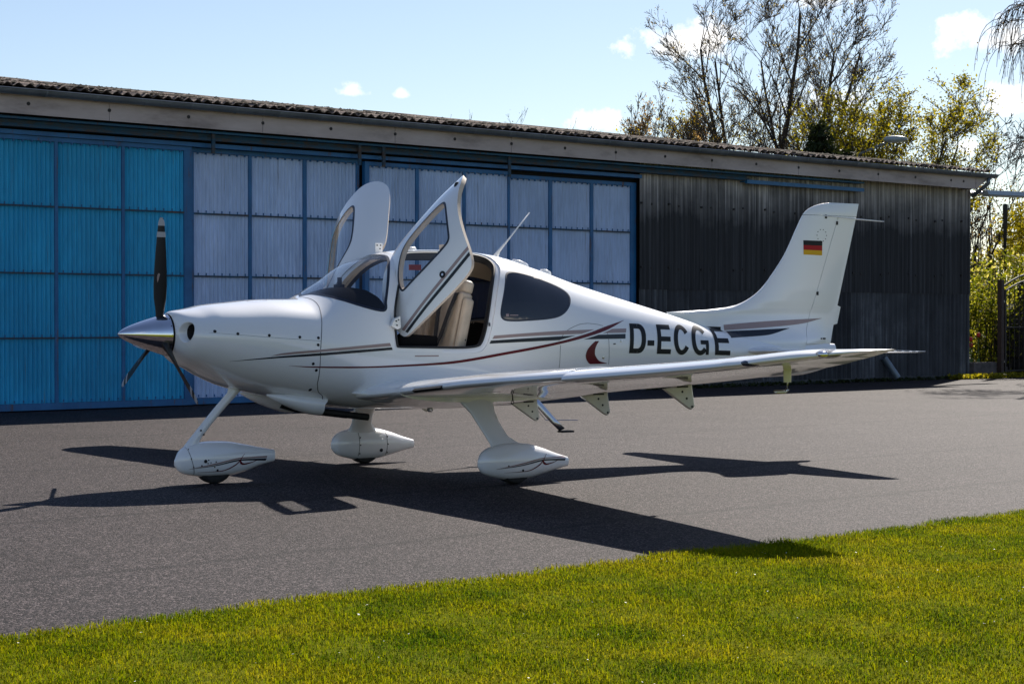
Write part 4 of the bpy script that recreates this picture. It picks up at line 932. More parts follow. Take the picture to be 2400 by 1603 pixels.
def pant_stripes(F, cx, cy, obj, dx=0, sc=1.0):
    yf = pant_side(F, cx, cy, -1); o = cx+dx
    A = lambda L: [(o+x*sc, z) for x, z in L]
    ribbon('stripe', A([(-.22,.136),(0,.178),(.25,.215),(.505,.2155)]), A([(-.22,.135),(0,.166),(.25,.203),(.50,.200)]), M['tan'], obj, .0018, 40, 2, yf)
    ribbon('stripe', A([(-.22,.134),(0,.163),(.25,.200),(.50,.195)]), A([(-.22,.133),(0,.155),(.25,.188),(.49,.176)]), M['navy'], obj, .0018, 40, 2, yf)
    ribbon('stripe', A([(-.15,.104),(.05,.112),(.18,.16),(.275,.246)]), A([(-.15,.1025),(.05,.106),(.188,.153),(.277,.2455)]), M['red'], obj, .0026, 40, 2, yf)
    ribbon('stripe', A([(.235,.192),(.242,.178),(.27,.165),(.33,.170),(.42,.190)]), A([(.222,.190),(.226,.168),(.26,.152),(.335,.163),(.42,.189)]), M['red'], obj, .0026, 40, 2, yf)
    for x, z, r in ((.02, .118, .010), (-.12, .16, .007)):
        V = [(o+x+r*cos(2*pi*k/8), -float(yf(np.array(o+x), np.array(z)))-.003, z+r*sin(2*pi*k/8)) for k in range(8)]; build('pant_screw', V, [tuple(range(8))], M['screw'], obj)
TRK = 1.335; MX = 2.093
for sgn in (-1, 1):
    gear = empty('main_gear', (0, 0, 0), 0, plane)
    pant, Fp = wheel_pant('wheel_pant', MX, sgn*TRK, [-.340,-.295,-.2,-.05,.10,.27,.42,.535], [.205,.272,.316,.340,.332,.292,.240,.205], [.150,.098,.060,.035,.038,.070,.105,.128], [.008,.065,.105,.130,.128,.095,.055,.026], gear)
    wheel(MX, sgn*TRK, .163, .072, gear)
    loops = []
    for y, z, xc, hx, th in ((.88, .80, 1.95, .24, .060), (.94, .71, 1.955, .19, .055), (1.0, .64, 1.96, .145, .05), (1.05, .58, 1.97, .118, .045), (1.13, .48, 1.985, .106, .040), (1.21, .385, 2.01, .106, .040), (1.265, .335, 2.04, .128, .052), (1.30, .295, 2.07, .165, .065), (1.325, .25, 2.09, .20, .08)):
        L = []
        for k in range(20):
            a = 2*pi*k/20; L.append((xc+hx*cos(a), sgn*(y+th*sin(a)*.8), z+th*sin(a)*.45))
        loops.append(L)
    mb = MB(); mb.loft(loops); mb.build('gear_leg', M['white'], gear, True, 60)
    if sgn < 0: pant_stripes(Fp, MX, -TRK, pant)
    else:
        yf = pant_side(Fp, MX, TRK, -1)
        # inboard face of the far fairing: joint lines, screws, axle hole
        def inb(x, z, e=.002): return (x, TRK-float(yf(np.array(x), np.array(z))+TRK)-e, z)
        for xx in (1.985, 2.285):
            P_ = [inb(xx, z) for z in np.linspace(.075, .315, 14)]; P2 = [(a+.005, b, c) for a, b, c in P_]
            build('joint_line', P_+P2, [(i, i+1, 14+i+1, 14+i) for i in range(13)], M['line'], pant)
            for z in (.10, .18, .25): c = inb(xx+.012, z, .003); build('pant_screw', [(c[0]+.007*cos(k*pi/4), c[1], c[2]+.007*sin(k*pi/4)) for k in range(8)], [tuple(range(8))], M['screw'], pant)
        c = inb(2.22, .125, .003); build('axle_hole', [(c[0]+.018*cos(k*pi/6), c[1], c[2]+.018*sin(k*pi/6)) for k in range(12)], [tuple(range(12))], M['screw'], pant)
nose = empty('nose_gear', (0, 0, 0), 0, plane)
npant, Fn = wheel_pant('wheel_pant', 0, 0, [-.345,-.30,-.21,-.05,.10,.27,.41,.545], [.205,.285,.330,.352,.348,.318,.288,.262], [.160,.105,.075,.058,.060,.090,.135,.165], [.008,.06,.098,.122,.118,.085,.055,.03], nose)
wheel(0, 0, .165, .06, nose); pant_stripes(Fn, 0, 0, npant, -.03, .98)
yfn = pant_side(Fn, 0, 0, -1)
for x0, z0, x1, z1 in ((-.262, .318, -.20, .085),):
    P_ = [(x0+(x1-x0)*s, -float(yfn(np.array(x0+(x1-x0)*s), np.array(z0+(z1-z0)*s)))-.002, z0+(z1-z0)*s) for s in np.linspace(0, 1, 16)]; build('joint_line', P_+[(a+.005, b, c) for a, b, c in P_], [(i, i+1, 17+i, 16+i) for i in range(15)], M['line'], npant)
for x, z, r in ((-.12, .196, .015), (-.095, .205, .006), (-.10, .178, .006), (-.075, .183, .005), (-.03, .188, .006), (-.04, .145, .006), (-.247, .295, .006), (-.215, .15, .006), (-.235, .22, .006)):
    y = -float(yfn(np.array(x), np.array(z)))-.0035; build('pant_screw', [(x+r*cos(k*pi/5), y, z+r*sin(k*pi/5)) for k in range(10)], [tuple(range(10))], M['screw'], npant)
loops = []
for x, z, hx, hy in ((.215, .83, .075, .042), (.19, .765, .068, .040), (.05, .62, .062, .036), (-.08, .475, .058, .033), (-.17, .37, .062, .032), (-.215, .305, .072, .036), (-.235, .265, .07, .04)):
    loops.append([(x+hx*cos(2*pi*k/18), hy*sin(2*pi*k/18), z+.25*hx*cos(2*pi*k/18)) for k in range(18)])
mb = MB(); mb.loft(loops); nl = mb.build('nose_leg', M['white'], nose, True, 60)
mb = MB()
for x, z in ((-.125, .445), (-.10, .41)): mb.tube([(x, -.036, z), (x, -.030, z)], .008, 8)
mb.build('leg_screws', M['screw'], nl)
# ---- cooling outlets and exhaust stubs under the cowl
for sgn in (-1, 1):
    loops = []
    for x, zc, w, h in ((.36, .735, .02, .01), (.48, .705, .070, .045), (.62, .675, .096, .073), (.74, .655, .104, .090), (.84, .645, .106, .094)):
        loops.append([(x+.07*max(0, sin(a))*(x > .7), sgn*.27+w*cos(a), zc+h*sin(a)*(1.0 if sin(a) < 0 else .8)) for a in np.linspace(0, 2*pi, 24, endpoint=False)])
    mb = MB(); mb.loft(loops, True, False); co_ = mb.build('cooling_outlet', M['white'], plane, True)
    mb = MB(); mb.loft([[(p[0]-.012, sgn*.27+(p[1]-sgn*.27)*.94, .64+(p[2]-.64)*.94) for p in loops[-1]]], True, False); mb.build('outlet_duct', M['black'], co_)
mb = MB(); mb.tube([(.70, -.20, .63), (.86, -.20, .585), (1.335, -.20, .522)], .030, 14); mb.build('exhaust_pipe', M['black'], plane, True, 50)
mb = MB(); mb.tube([(.70, .20, .63), (.86, .20, .585), (1.335, .20, .522)], .030, 14); mb.build('exhaust_pipe', M['black'], plane, True, 50)
# ---- boarding step behind the wing
for sgn in (-1, 1):
    st_ = empty('boarding_step', (0, 0, 0), 0, plane)
    mb = MB(); mb.loft([[(x+.030*cos(a), sgn*(y+.014*sin(a)), z+.012*cos(a)) for a in np.linspace(0, 2*pi, 14, endpoint=False)] for x, y, z in ((2.72, .50, .74), (2.80, .56, .655), (2.98, .60, .455), (3.055, .615, .385))]); mb.build('step_strut', M['steel'], st_, True)
    mb = MB(); mb.box((3.03, min(sgn*.58, sgn*.66), .358), (3.155, max(sgn*.58, sgn*.66), .374)); mb.build('step_plate', M['black'], st_)
mb = MB(); mb.tube([(2.95, -.3, .60), (2.99, -.45, .462), (3.30, -.50, .455)], .0035, 5); mb.build('belly_antenna', M['steel'], plane)
mb = MB(); mb.sphere((1.92, -.25, .575), (.03, .012, .025), 10, 6); mb.build('drain_mast', M['steel'], plane)
# ---- roof antennas, beacons
mb = MB(); rr = [.030, .016, .008, .005]; mb.tube([(2.735, 0, 1.915), (2.775, 0, 1.975), (2.87, 0, 2.075), (3.107, 0, 2.334)], rr, 8, True, .5); mb.build('whip_antenna', M['white'], plane, True)
for x0, L_, zz in ((2.92, .17, 1.872), (3.225, .11, 1.795)):
    mb = MB(); sl = -.30; mb.loft([[(x0+L_/2+(L_/2*s)*cos(a), .045*s*sin(a), zz+h+sl*((L_/2*s)*cos(a))-.01) for a in np.linspace(0, 2*pi, 20, endpoint=False)] for s, h in ((1, -.02), (1, .012), (.9, .022), (.6, .027))]); mb.build('roof_antenna', M['white'], plane, True, 50)
mb = MB(); mb.loft([[(1.86+.07*s*cos(a), .02+.05*s*sin(a), 1.965+h) for a in np.linspace(0, 2*pi, 20, endpoint=False)] for s, h in ((1, -.01), (1, .016), (.85, .028), (.4, .032))]); mb.build('roof_antenna', M['white'], plane, True, 50)
mb = MB(); mb.box((2.205, .02, 1.955), (2.315, .09, 2.025)); mb.build('roof_antenna', M['trim'], plane)
# ================= doors (open): the hull skin inside the outline, swung about the slanting front hinge
DR = np.array([[.375007, .877403, -.299221], [-.633252, .478188, .608546], [.677024, -.038727, .734941]]); DH = np.array([1.36, -.635, 1.30]); DT = np.array([.04753825, .13465382, .06181368])
def swing(V): return (np.asarray(V)-DH)@DR.T+DH+DT
def rodrigues(e, th):
    e = np.array(e, float); e /= np.linalg.norm(e); K = np.array([[0, -e[2], e[1]], [e[2], 0, -e[0]], [-e[1], e[0], 0]]); return np.eye(3)+sin(th)*K+(1-cos(th))*K@K
DQ = np.array([[.99876, -.03227, .03782], [.0364, .99282, -.11397], [-.03387, .1152, .99276]])      # the far door stands a little wider open
DP0, DP1 = np.array([1.45365, .36100, 1.67340]), np.array([1.38574, .50409, 1.69266])
def swing_s(V): return (swing(np.asarray(V)*[1, -1, 1])*[1, -1, 1]-DP0)@DQ.T+DP1
uvd, _in, tdo = march(UV, Td, sdf(UV, DWIN)); uvd_g, Tg = compact(uvd, _in); uvd, Tdd = compact(uvd, tdo)
def shell(name, uv, tri, th, mats, parent, xf, mirror):
    A_ = surf(uv[:, 0], uv[:, 1]); B_ = surf(uv[:, 0], uv[:, 1], np.full(len(uv), th)); n = len(uv)
    e = {}
    for t_ in tri:
        for a, b in ((t_[0], t_[1]), (t_[1], t_[2]), (t_[2], t_[0])): e[(int(a), int(b))] = 1
    bd = [(a, b) for a, b in e if (b, a) not in e]
    side = []
    for a, b in bd: side += [(b, a, n+a), (b, n+a, n+b)]
    V = np.vstack([A_, B_])*[1, mirror, 1]; F = np.vstack([tri, tri[:, ::-1]+n, np.array(side)]); V = xf(V)
    if mirror < 0: F = F[:, ::-1]
    o = build_np(name, V, F, mats, parent, True)
    mi = np.zeros(len(F), np.int32); mi[len(tri):2*len(tri)] = 1; mi[2*len(tri):] = 2; o.data.polygons.foreach_set('material_index', mi)
    o.data.set_sharp_from_angle(angle=radians(40)); return o
for mr, xf, lab in ((1, swing, 'open cabin door on the near side with stripes'), (-1, swing_s, 'open cabin door on the far side')):
    door = shell('cabin_door', uvd, Tdd, .042, [M['white'], M['trim'], M['trim']], plane, xf, mr); door['label'] = lab
    P_ = surf(uvd_g[:, 0], uvd_g[:, 1], np.full(len(uvd_g), .003))*[1, mr, 1]
    build_np('door_window', xf(P_), Tg if mr > 0 else Tg[:, ::-1], M['glass'], door, True)
    ring('window_seal', [(shrink(DWIN, -.010), -.0014), (shrink(DWIN, .010), -.0016)], M['seal'], door, mr, xf)
    ring('window_seal', [(shrink(DWIN, -.002), .001), (shrink(DWIN, .012), .044)], M['trim'], door, mr, xf)
    ring('edge_seal', [(shrink(DOOR, .012), .0425), (shrink(DOOR, .016), .055), (shrink(DOOR, .03), .055), (shrink(DOOR, .034), .0425)], M['black'], door, mr, xf)
    # inner pull and latch at the rear edge
    if mr > 0: mb = MB(); c = surf(np.array([2.475]), np.array([ang(2.475, 1.83)]), np.array([.02]))[0]*[1, mr, 1]; c = xf(c[None])[0]; mb.sphere(c, (.035, .03, .04), 10, 6); mb.build('latch_pocket', M['black'], door, True)
    if mr > 0:
        ribbon('stripe', [(1.375,1.166),(1.726,1.204),(2.091,1.232),(2.306,1.247)], [(1.385,1.139),(1.701,1.176),(2.067,1.203),(2.297,1.219)], M['tan'], door, .0022, 60, 3, hull_y, swing)
        ribbon('stripe', [(1.39,1.128),(1.686,1.158),(2.049,1.183),(2.286,1.201)], [(1.40,1.103),(1.661,1.130),(2.021,1.153),(2.276,1.172)], M['navy'], door, .0022, 60, 3, hull_y, swing)
        q = [(1.975+.030*cos(2*pi*k/20), 1.237+.030*sin(2*pi*k/20)) for k in range(20)]
        V = swing([(x, -float(hull_y(np.array(x), np.array(z)))-.004, z) for x, z in q]); lk = build('door_lock', V, [tuple(range(20))], M['blackgloss'], door)
        V = swing([(1.975+(x-1.975)*.36, -float(hull_y(np.array(x), np.array(z)))-.0062, 1.237+(z-1.237)*.36) for x, z in q]); build('key_barrel', V, [tuple(range(20))], M['steel'], lk)
    # lower hinge arm + upper hinge plate
    y = -.63
    mb = MB(); V = [(1.315, y, 1.305), (1.345, y-.005, 1.365), (1.39, y-.015, 1.385), (1.395, y-.015, 1.29), (1.37, y-.005, 1.275)]
    mb.loft([[(x, mr*(yy-.035), z) for x, yy, z in V], [(x, mr*(yy+.005), z) for x, yy, z in V]]); hg = mb.build('door_hinge', M['white'], plane)
    mb = MB()
    for x, z in ((1.353, 1.345), (1.374, 1.355), (1.36, 1.31)): mb.tube([(x, mr*(y-.054), z), (x, mr*(y-.030), z)], .0055, 8)
    mb.build('hinge_screws', M['screw'], hg)
    if mr < 0:                                                              # upper hinge plate standing on the roof edge (the near one is hidden by its door)
        mb = MB(); mb.box((1.605, .170, 1.925), (1.675, .182, 2.03)); hg = mb.build('door_hinge', M['white'], plane)
        mb = MB()
        for x, z in ((1.622, 2.01), (1.656, 2.01), (1.65, 1.98)): mb.tube([(x, .1695, z), (x, .165, z)], .006, 8)
        mb.build('hinge_screws', M['screw'], hg)
# ================= cabin
mb = MB(); mb.loft([[(x, -w_, .72), (x, w_, .72), (x, w_, .755), (x, -w_, .755)] for x, w_ in ((1.12, .40), (1.5, .45), (2.3, .47), (2.9, .42), (3.3, .34))]); mb.build('cabin_floor', M['carpet'], plane)
mb = MB(); mb.q([(3.36, -.36, .76), (3.36, .36, .76), (3.30, .20, 1.66), (3.30, -.20, 1.66), (3.39, -.36, .76), (3.39, .36, .76), (3.33, .20, 1.66), (3.33, -.20, 1.66)], [(0, 1, 2, 3), (7, 6, 5, 4), (0, 3, 7, 4), (1, 5, 6, 2), (3, 2, 6, 7)]); mb.build('rear_bulkhead', M['trim'], plane)
# glare shield and instrument panel
loops = []
for x, top, k in ((.90, 1.565, .80), (.98, 1.605, .88), (1.10, 1.632, .90), (1.22, 1.635, .915), (1.31, 1.622, .92), (1.36, 1.595, .915), (1.385, 1.54, .90), (1.39, 1.45, .88)):
    zt, zb, w, zm, nt, nb = [float(v) for v in fpar(x)]; top = min(top, zt-.035); L = []
    for a in np.linspace(0, pi, 36): L.append((x, -w*k*math.copysign(abs(cos(a))**(2/2.6), cos(a)), 1.12+(top-1.12)*abs(sin(a))**(2/2.6)))
    loops.append(L)
mb = MB(); mb.loft(loops, False, True, True); mb.build('glare_shield', M['dash'], plane, True, 50)
mb = MB(); mb.box((1.28, -.52, .95), (1.36, .52, 1.40)); mb.build('instrument_panel', M['dash'], plane)
for y in (-.30, .30):
    for k, (w_, z) in enumerate(((.20, 1.34),)):
        mb = MB(); mb.box((1.361, y-.13, z-.09), (1.392+.002, y+.13, z+.07)); mb.build('display', M['blackgloss'], plane)
# seats
def make_seat(y, parent):
    s = empty('seat', (0, 0, 0), 0, parent)
    tilt = radians(14)
    rbox('cushion', (.50, .48, .16), (1.78, y, 1.00), M['beige'], s, (0, radians(-8), 0), .05)
    rbox('seat_base', (.46, .42, .22), (1.82, y, .84), M['carpet'], s, (0, 0, 0), .03)
    rbox('backrest', (.13, .36, .62), (2.10, y, 1.29), M['beige'], s, (0, tilt, 0), .045, 4)
    for d in (-1, 1): rbox('bolster', (.11, .07, .56), (2.108, y+d*.195, 1.27), M['beige'], s, (0, tilt, radians(-10*d)), .038, 4)
    rbox('headrest', (.11, .30, .125), (2.205, y, 1.635), M['beige'], s, (0, tilt, 0), .045, 4)
    mb = MB()
    for d in (-1, 1): mb.tube([(2.165, y+d*.06, 1.55), (2.19, y+d*.06, 1.61)], .009, 6)
    mb.build('headrest_posts', M['steel'], s)
    # four-point harness
    for d in (-1, 1):
        pts = [(2.21, y+d*.11, 1.60), (2.10, y+d*.11, 1.59), (2.035, y+d*.095, 1.44), (1.975, y+d*.045, 1.22), (1.945, y+d*.005, 1.12)]
        L = [[(px-.004, py-.028, pz), (px-.004, py+.028, pz), (px+.004, py+.028, pz+.001), (px+.004, py-.028, pz+.001)] for px, py, pz in pts]; mb = MB(); mb.loft(L); mb.build('harness_strap', M['black'], s, False)
    rbox('buckle', (.02, .05, .07), (1.955, y, 1.105), M['steel'], s, (0, tilt, 0), .006, 2)
    mb = MB(); mb.loft([[(px-.02, py, pz-.03), (px+.02, py, pz-.03), (px+.01, py, pz+.03), (px-.01, py, pz+.03)] for px, py, pz in ((1.95, y-.26, .99), (1.90, y-.12, 1.075), (1.935, y, 1.085), (1.90, y+.12, 1.075), (1.95, y+.26, .99))]); mb.build('lap_belt', M['black'], s)
    return s
make_seat(-.29, plane); make_seat(.29, plane)
rb = empty('rear_seat', (0, 0, 0), 0, plane)
rbox('cushion', (.45, 1.0, .16), (2.78, 0, .98), M['beige'], rb, (0, radians(-6), 0), .05); rbox('backrest', (.13, .98, .52), (3.08, 0, 1.26), M['beige'], rb, (0, radians(18), 0), .05)
rbox('side_bolster', (.38, .07, .17), (1.63, -.535, 1.145), M['dash'], plane, (0, radians(4), 0), .032, 3)
rbox('side_bolster', (.38, .07, .17), (1.63, .535, 1.145), M['dash'], plane, (0, radians(4), 0), .032, 3)
rbox('centre_console', (.62, .16, .34), (1.66, 0, .98), M['dash'], plane, (0, 0, 0), .03)
mb = MB(); mb.tube([(2.12, -.50, 1.07), (2.115, -.505, 1.17)], .007, 6); mb.sphere((2.113, -.506, 1.18), .016, 8, 6); mb.build('door_strut', M['black'], plane)
mb = MB(); mb.box((2.02, .30, 1.80), (2.14, .315, 1.85), None); o = mb.build('red_tag', plain('red_tag', (.30, .03, .03), .6, var=.1), plane)
# compass hanging behind the windshield
mb = MB(); mb.box((1.17, .02, 1.60), (1.20, .05, 1.72)); mb.box((1.15, -.01, 1.60), (1.21, .08, 1.66)); mb.build('compass', M['dash'], plane)
# ================================================================== RIGHT-HAND YARD AND TREES
def world_at(px, dist):
    """bearing given in degrees from +Y towards +X, distance from the viewpoint in metres"""
    a = radians(px); return CAM_POS.x+dist*sin(a), CAM_POS.y+dist*cos(a)
t = MT('bark'); nz = t.noise(t.coord('Object', (3, 3, 1)), 6, 5, .7); t.base(t.ramp(nz, [(.3, (.022, .018, .015)), (.7, (.075, .062, .052))])); t.set(Roughness=.9); M['bark'] = t.m
def leafmat(name, stops, trans=.6):
    t = MT(name); a = t.n('ShaderNodeAttribute'); a.attribute_name = 'rnd'; c = t.ramp(a.outputs['Fac'], stops); t.base(c); t.set(Roughness=.55, Specular_IOR_Level=.25)
    tr = t.n('ShaderNodeBsdfTranslucent'); t.l(t.mix(1.0, c, (1.3, 1.2, .6), 'MULTIPLY'), tr.inputs['Color']); mx = t.n('ShaderNodeMixShader'); mx.inputs[0].default_value = trans
    t.l(t.p.outputs[0], mx.inputs[1]); t.l(tr.outputs[0], mx.inputs[2]); t.l(mx.outputs[0], t.out.inputs['Surface']); return t.m
M['leaf_olive'] = leafmat('young_olive_leaf', [(0, (.07, .045, .015)), (.4, (.17, .12, .02)), (.8, (.30, .22, .02)), (1, (.40, .32, .03))])
M['leaf_yellow'] = leafmat('yellow_green_leaf', [(0, (.11, .12, .01)), (.5, (.26, .24, .015)), (1, (.42, .36, .03))])
M['leaf_bright'] = leafmat('bright_leaf', [(0, (.05, .08, .008)), (.5, (.17, .20, .012)), (.85, (.36, .36, .04)), (1, (.60, .56, .25))])
M['leaf_dark'] = leafmat('dark_leaf', [(0, (.010, .016, .006)), (.6, (.022, .035, .010)), (1, (.05, .065, .015))], .25)
M['leaf_brown'] = leafmat('dry_brown_leaf', [(0, (.05, .035, .02)), (.6, (.12, .08, .04)), (1, (.24, .16, .07))])
M['catkin'] = leafmat('pinkish_catkin', [(0, (.16, .10, .07)), (.6, (.30, .20, .14)), (1, (.45, .32, .22))])
M['needle'] = plain('dark_needle', (.010, .020, .010), .7, var=.5, scale=3)
def tubes(segs, n=4):
    """list of (p0, p1, r0, r1) -> V, F"""
    A = np.array([s[0] for s in segs]); B = np.array([s[1] for s in segs]); r0 = np.array([s[2] for s in segs]); r1 = np.array([s[3] for s in segs])
    d = B-A; d /= np.linalg.norm(d, axis=1, keepdims=True)+1e-9; ref = np.where(np.abs(d[:, 2:3]) > .9, [[1., 0, 0]], [[0, 0, 1.]]); u = np.cross(d, ref); u /= np.linalg.norm(u, axis=1, keepdims=True)+1e-9; v = np.cross(d, u)
    V = []
    for k in range(n):
        a = 2*pi*k/n; o = u*cos(a)+v*sin(a); V.append(A+o*r0[:, None]); V.append(B+o*r1[:, None])
    V = np.stack(V, 1).reshape(-1, 3); m = 2*n; i = (np.arange(len(segs))*m)[:, None]
    F = np.concatenate([i+np.array([[2*k, 2*((k+1) % n), 2*((k+1) % n)+1, 2*k+1]]) for k in range(n)]); return V, F
def leaves(P, size, name, mat, parent, jit=.35, flat=0.0, aspect=.55, bias=0.0):
    P = np.asarray(P); N = len(P); s = size*(1+jit*rng.normal(size=N)).clip(.4, 2)[:, None]
    a = rng.normal(size=(N, 3)); a[:, 2] *= (1-flat); a /= np.linalg.norm(a, axis=1, keepdims=True); b = np.cross(a, rng.normal(size=(N, 3))); b /= np.linalg.norm(b, axis=1, keepdims=True)
    V = np.stack([P-a*s, P+b*s*aspect, P+a*s, P-b*s*aspect], 1).reshape(-1, 3); i = np.arange(N)[:, None]*4
    o = build_np(name, V, i+np.array([[0, 1, 2, 3]]), mat, parent); at = o.data.attributes.new('rnd', 'FLOAT', 'POINT')
    at.data.foreach_set('value', np.repeat((rng.random(N)+bias).clip(0, 1), 4).astype(np.float32)); tag(o, kind='stuff'); return o
def branch(R, p, d, L, r, lev, segs, tips, maxlev, spread=.55, gnarl=.14, up=.10, kids=(3, 5), keep=.78, minr=.011):
    n = 10 if lev == 0 else 4; q = np.array(p, float); d = np.array(d, float); d /= np.linalg.norm(d); pts = []
    for k in range(n):
        d = d+np.array([R.gauss(0, gnarl), R.gauss(0, gnarl), R.gauss(0, gnarl)+up*.5]); d /= np.linalg.norm(d); q2 = q+d*L/n; ra = r*(1-.75*k/n); rb = r*(1-.75*(k+1)/n)
        segs.append((q.copy(), q2.copy(), max(minr, ra), max(minr*.8, rb))); pts.append((q2.copy(), d.copy(), rb)); q = q2
        if lev >= maxlev-1: tips.append(q.copy())
    if lev >= maxlev: return
    kd = kids[min(lev, len(kids)-1)] if isinstance(kids[0], tuple) else kids; kp = keep[min(lev, len(keep)-1)] if isinstance(keep, tuple) else keep
    for k in range(R.randint(*kd)):
        j = R.randint(4, n-1) if lev == 0 else R.randint(1, n-1); pp, dd, rr = pts[j]; ax = np.array([R.gauss(0, 1), R.gauss(0, 1), R.gauss(0, .7)]); ax -= dd*(ax@dd); ax /= np.linalg.norm(ax)+1e-9
        nd = dd*(1-spread*.5)+ax*spread+np.array([0, 0, up]); branch(R, pp, nd, L*kp*R.uniform(.6, 1.0), max(minr, rr*(.62 if lev == 0 else .72)), lev+1, segs, tips, maxlev, spread, gnarl, up, kids, keep, minr)
def stem_tree(name, label, loc, stems, seed, maxlev, leafn, leafsize, leafm, group=None, per_tip=2, scatter=.22, cat='tree', bias=0, **kw):
    R = random.Random(seed); root = empty(name, loc); tag(root, label, cat, group); trunk = []; crown = []; tips = []
    for (dx, dy, dz, L, r, ox, oy) in stems:
        s0 = len(crown); tmp = []; branch(R, (ox, oy, 0), (dx, dy, dz), L, r, 0, tmp, tips, maxlev, **kw); trunk += tmp[:10]; crown += tmp[10:]
    V, F = tubes(trunk, 8); build_np('trunk', V, F, M['bark'], root, True)
    V, F = tubes(crown, 4); build_np('branches', V, F, M['bark'], root)
    tips = np.array(tips)
    if leafn:
        idx = rng.integers(0, len(tips), leafn); leaves(tips[idx]+rng.normal(0, scatter, (leafn, 3)), leafsize, 'foliage', leafm, root, bias=bias)
    return root
# tall multi-stemmed tree, barely in leaf, behind the hangar roof
vr = (cos(radians(41)), -sin(radians(41)))                                   # vr: to the right as seen
def S(side, depth, up, L, r, off=0): return (vr[0]*side+.66*depth, vr[1]*side+.75*depth, up, L, r, vr[0]*off, vr[1]*off)
bx, by = world_at(39.95, 56)
stem_tree('multi_stem_tree', 'tall many-stemmed tree just coming into leaf behind the hangar roof', (bx, by, 0),
          [S(-.10, .1, 1, 9.6, .12, -.55), S(-.01, -.1, 1, 10.2, .13, -.25), S(.07, .15, 1, 9.9, .12, .25), S(.17, 0, 1, 9.1, .11, .45), S(-.20, 0, 1, 9.0, .10, -.55), S(-.75, .1, 1, 6.6, .10, -.35), S(-.58, -.1, 1, 6.8, .09, -.3), S(.30, -.1, 1, 7.9, .09, .5), S(-.33, .3, 1, 7.6, .09, -.45), S(.12, .2, 1, 9.5, .10, .35)],
          11, 4, 15000, .024, M['leaf_olive'], None, 2, .08, spread=.50, gnarl=.055, up=.09, kids=((10, 12), (6, 7), (4, 5)), keep=(.25, .55, .55), minr=.007)
bx, by = world_at(43.55, 54)
stem_tree('leafy_tree', 'rounded yellow-green tree behind the right end of the hangar roof', (bx, by, 0), [S(a, b, 1, 6.4-3.0*a*a, .09, a*2.0) for a, b in ((-.30, .1), (-.20, -.2), (-.12, .2), (-.04, -.1), (.03, .1), (.09, -.2), (.14, .1))],
          23, 4, 24000, .036, M['leaf_yellow'], None, 2, .12, spread=.55, gnarl=.08, up=.08, kids=((8, 10), (4, 6), (3, 4)), keep=(.30, .5, .5), minr=.009)
bx, by = world_at(45.0, 55)
stem_tree('bare_shrub', 'bare fine-twigged shrub beside the yellow-green tree at the roof end', (bx, by, 0), [S(a*.6, b*.5, 1, 5.9-1.8*abs(a-.1), .05, a*1.5) for a, b in ((-.35, .1), (-.15, -.2), (.0, .2), (.12, 0), (.25, .3), (.38, 0))], 31, 4, 350, .025, M['leaf_brown'], None, 2, .1, 'shrub', spread=.55, gnarl=.09, up=.05, kids=((8, 10), (5, 7), (3, 4)), keep=(.28, .52, .5), minr=.008)
bx, by = world_at(37.0, 66)
stem_tree('pale_shrub', 'pinkish brown budding shrub showing above the roof left of the tall tree', (bx, by, 0), [S(a*.5, b*.5, 1, 7.3-1.5*abs(a), .05, a*3) for a, b in ((-.2, .1), (-.1, -.2), (0, .1), (.1, .2), (.2, 0))], 37, 3, 7000, .045, M['catkin'], None, 2, .14, 'shrub', spread=.35, gnarl=.035, up=.25, kids=((8, 9), (4, 6)), keep=(.2, .45), minr=.009)
bx, by = world_at(39.6, 62)
stem_tree('leafy_shrub', 'yellow leaved shrub at the foot of the tall tree above the roof', (bx, by, 0), [S(a, b, 1, 6.4, .06, a*5.0) for a, b in ((-.4, .1), (-.25, -.2), (-.1, .1), (.1, .1), (.25, .2), (.4, 0))], 41, 3, 8000, .042, M['leaf_yellow'], None, 2, .20, 'shrub', spread=.6, gnarl=.1, up=.08, kids=((6, 8), (4, 6)), keep=(.3, .5), minr=.009)
for k, (dg, hh) in enumerate(((31.4, 6.5), (32.2, 6.3), (33.0, 5.9))):
    bx, by = world_at(dg, 62)
    stem_tree('treetop', ['thin bare treetop poking over the middle of the roof, leftmost of three', 'thin bare treetop poking over the roof, middle one of three', 'thin bare treetop poking over the roof, rightmost of three'][k], (bx, by, 0), [S(a, 0, 1, hh, .035, a*2) for a in (-.2, -.1, 0, .1, .2)], 50+k, 3, 350, .03, M['leaf_brown'], 'bare treetops over the roof', 2, .08, spread=.45, gnarl=.08, up=.15, kids=((9, 11), (5, 7), (3, 4)), keep=(.2, .5, .5), minr=.0045)
# dark conifer
def conifer(name, label, loc, H, Rb, seed, n=150):
    root = empty(name, loc); tag(root, label, 'tree'); R = random.Random(seed); V, F = tubes([(np.array([0, 0, 0.]), np.array([0, 0, H]), .12, .02)], 8); build_np('trunk', V, F, M['bark'], root, True)
    P = []; segs = []
    for k in range(n):
        z = H*(.15+.85*(k/n)**.9); r = Rb*(1-z/H)**.8*R.uniform(.7, 1.15)+.08; a = R.uniform(0, 2*pi); tip = np.array([r*cos(a), r*sin(a), z-.22*r+R.uniform(-.1, .25)*r]); segs.append((np.array([0, 0, z]), tip, .02, .008))
        m = int(70*r)+14; s = np.array([R.random() for _ in range(m)])**.6; P.append(np.array([0, 0, z])+(tip-[0, 0, z])*s[:, None]+rng.normal(0, .07, (m, 3))*[1, 1, .7])
    V, F = tubes(segs, 4); build_np('branches', V, F, M['bark'], root); o = leaves(np.concatenate(P), .085, 'foliage', M['leaf_dark'], root, .3, 0, .28); return root
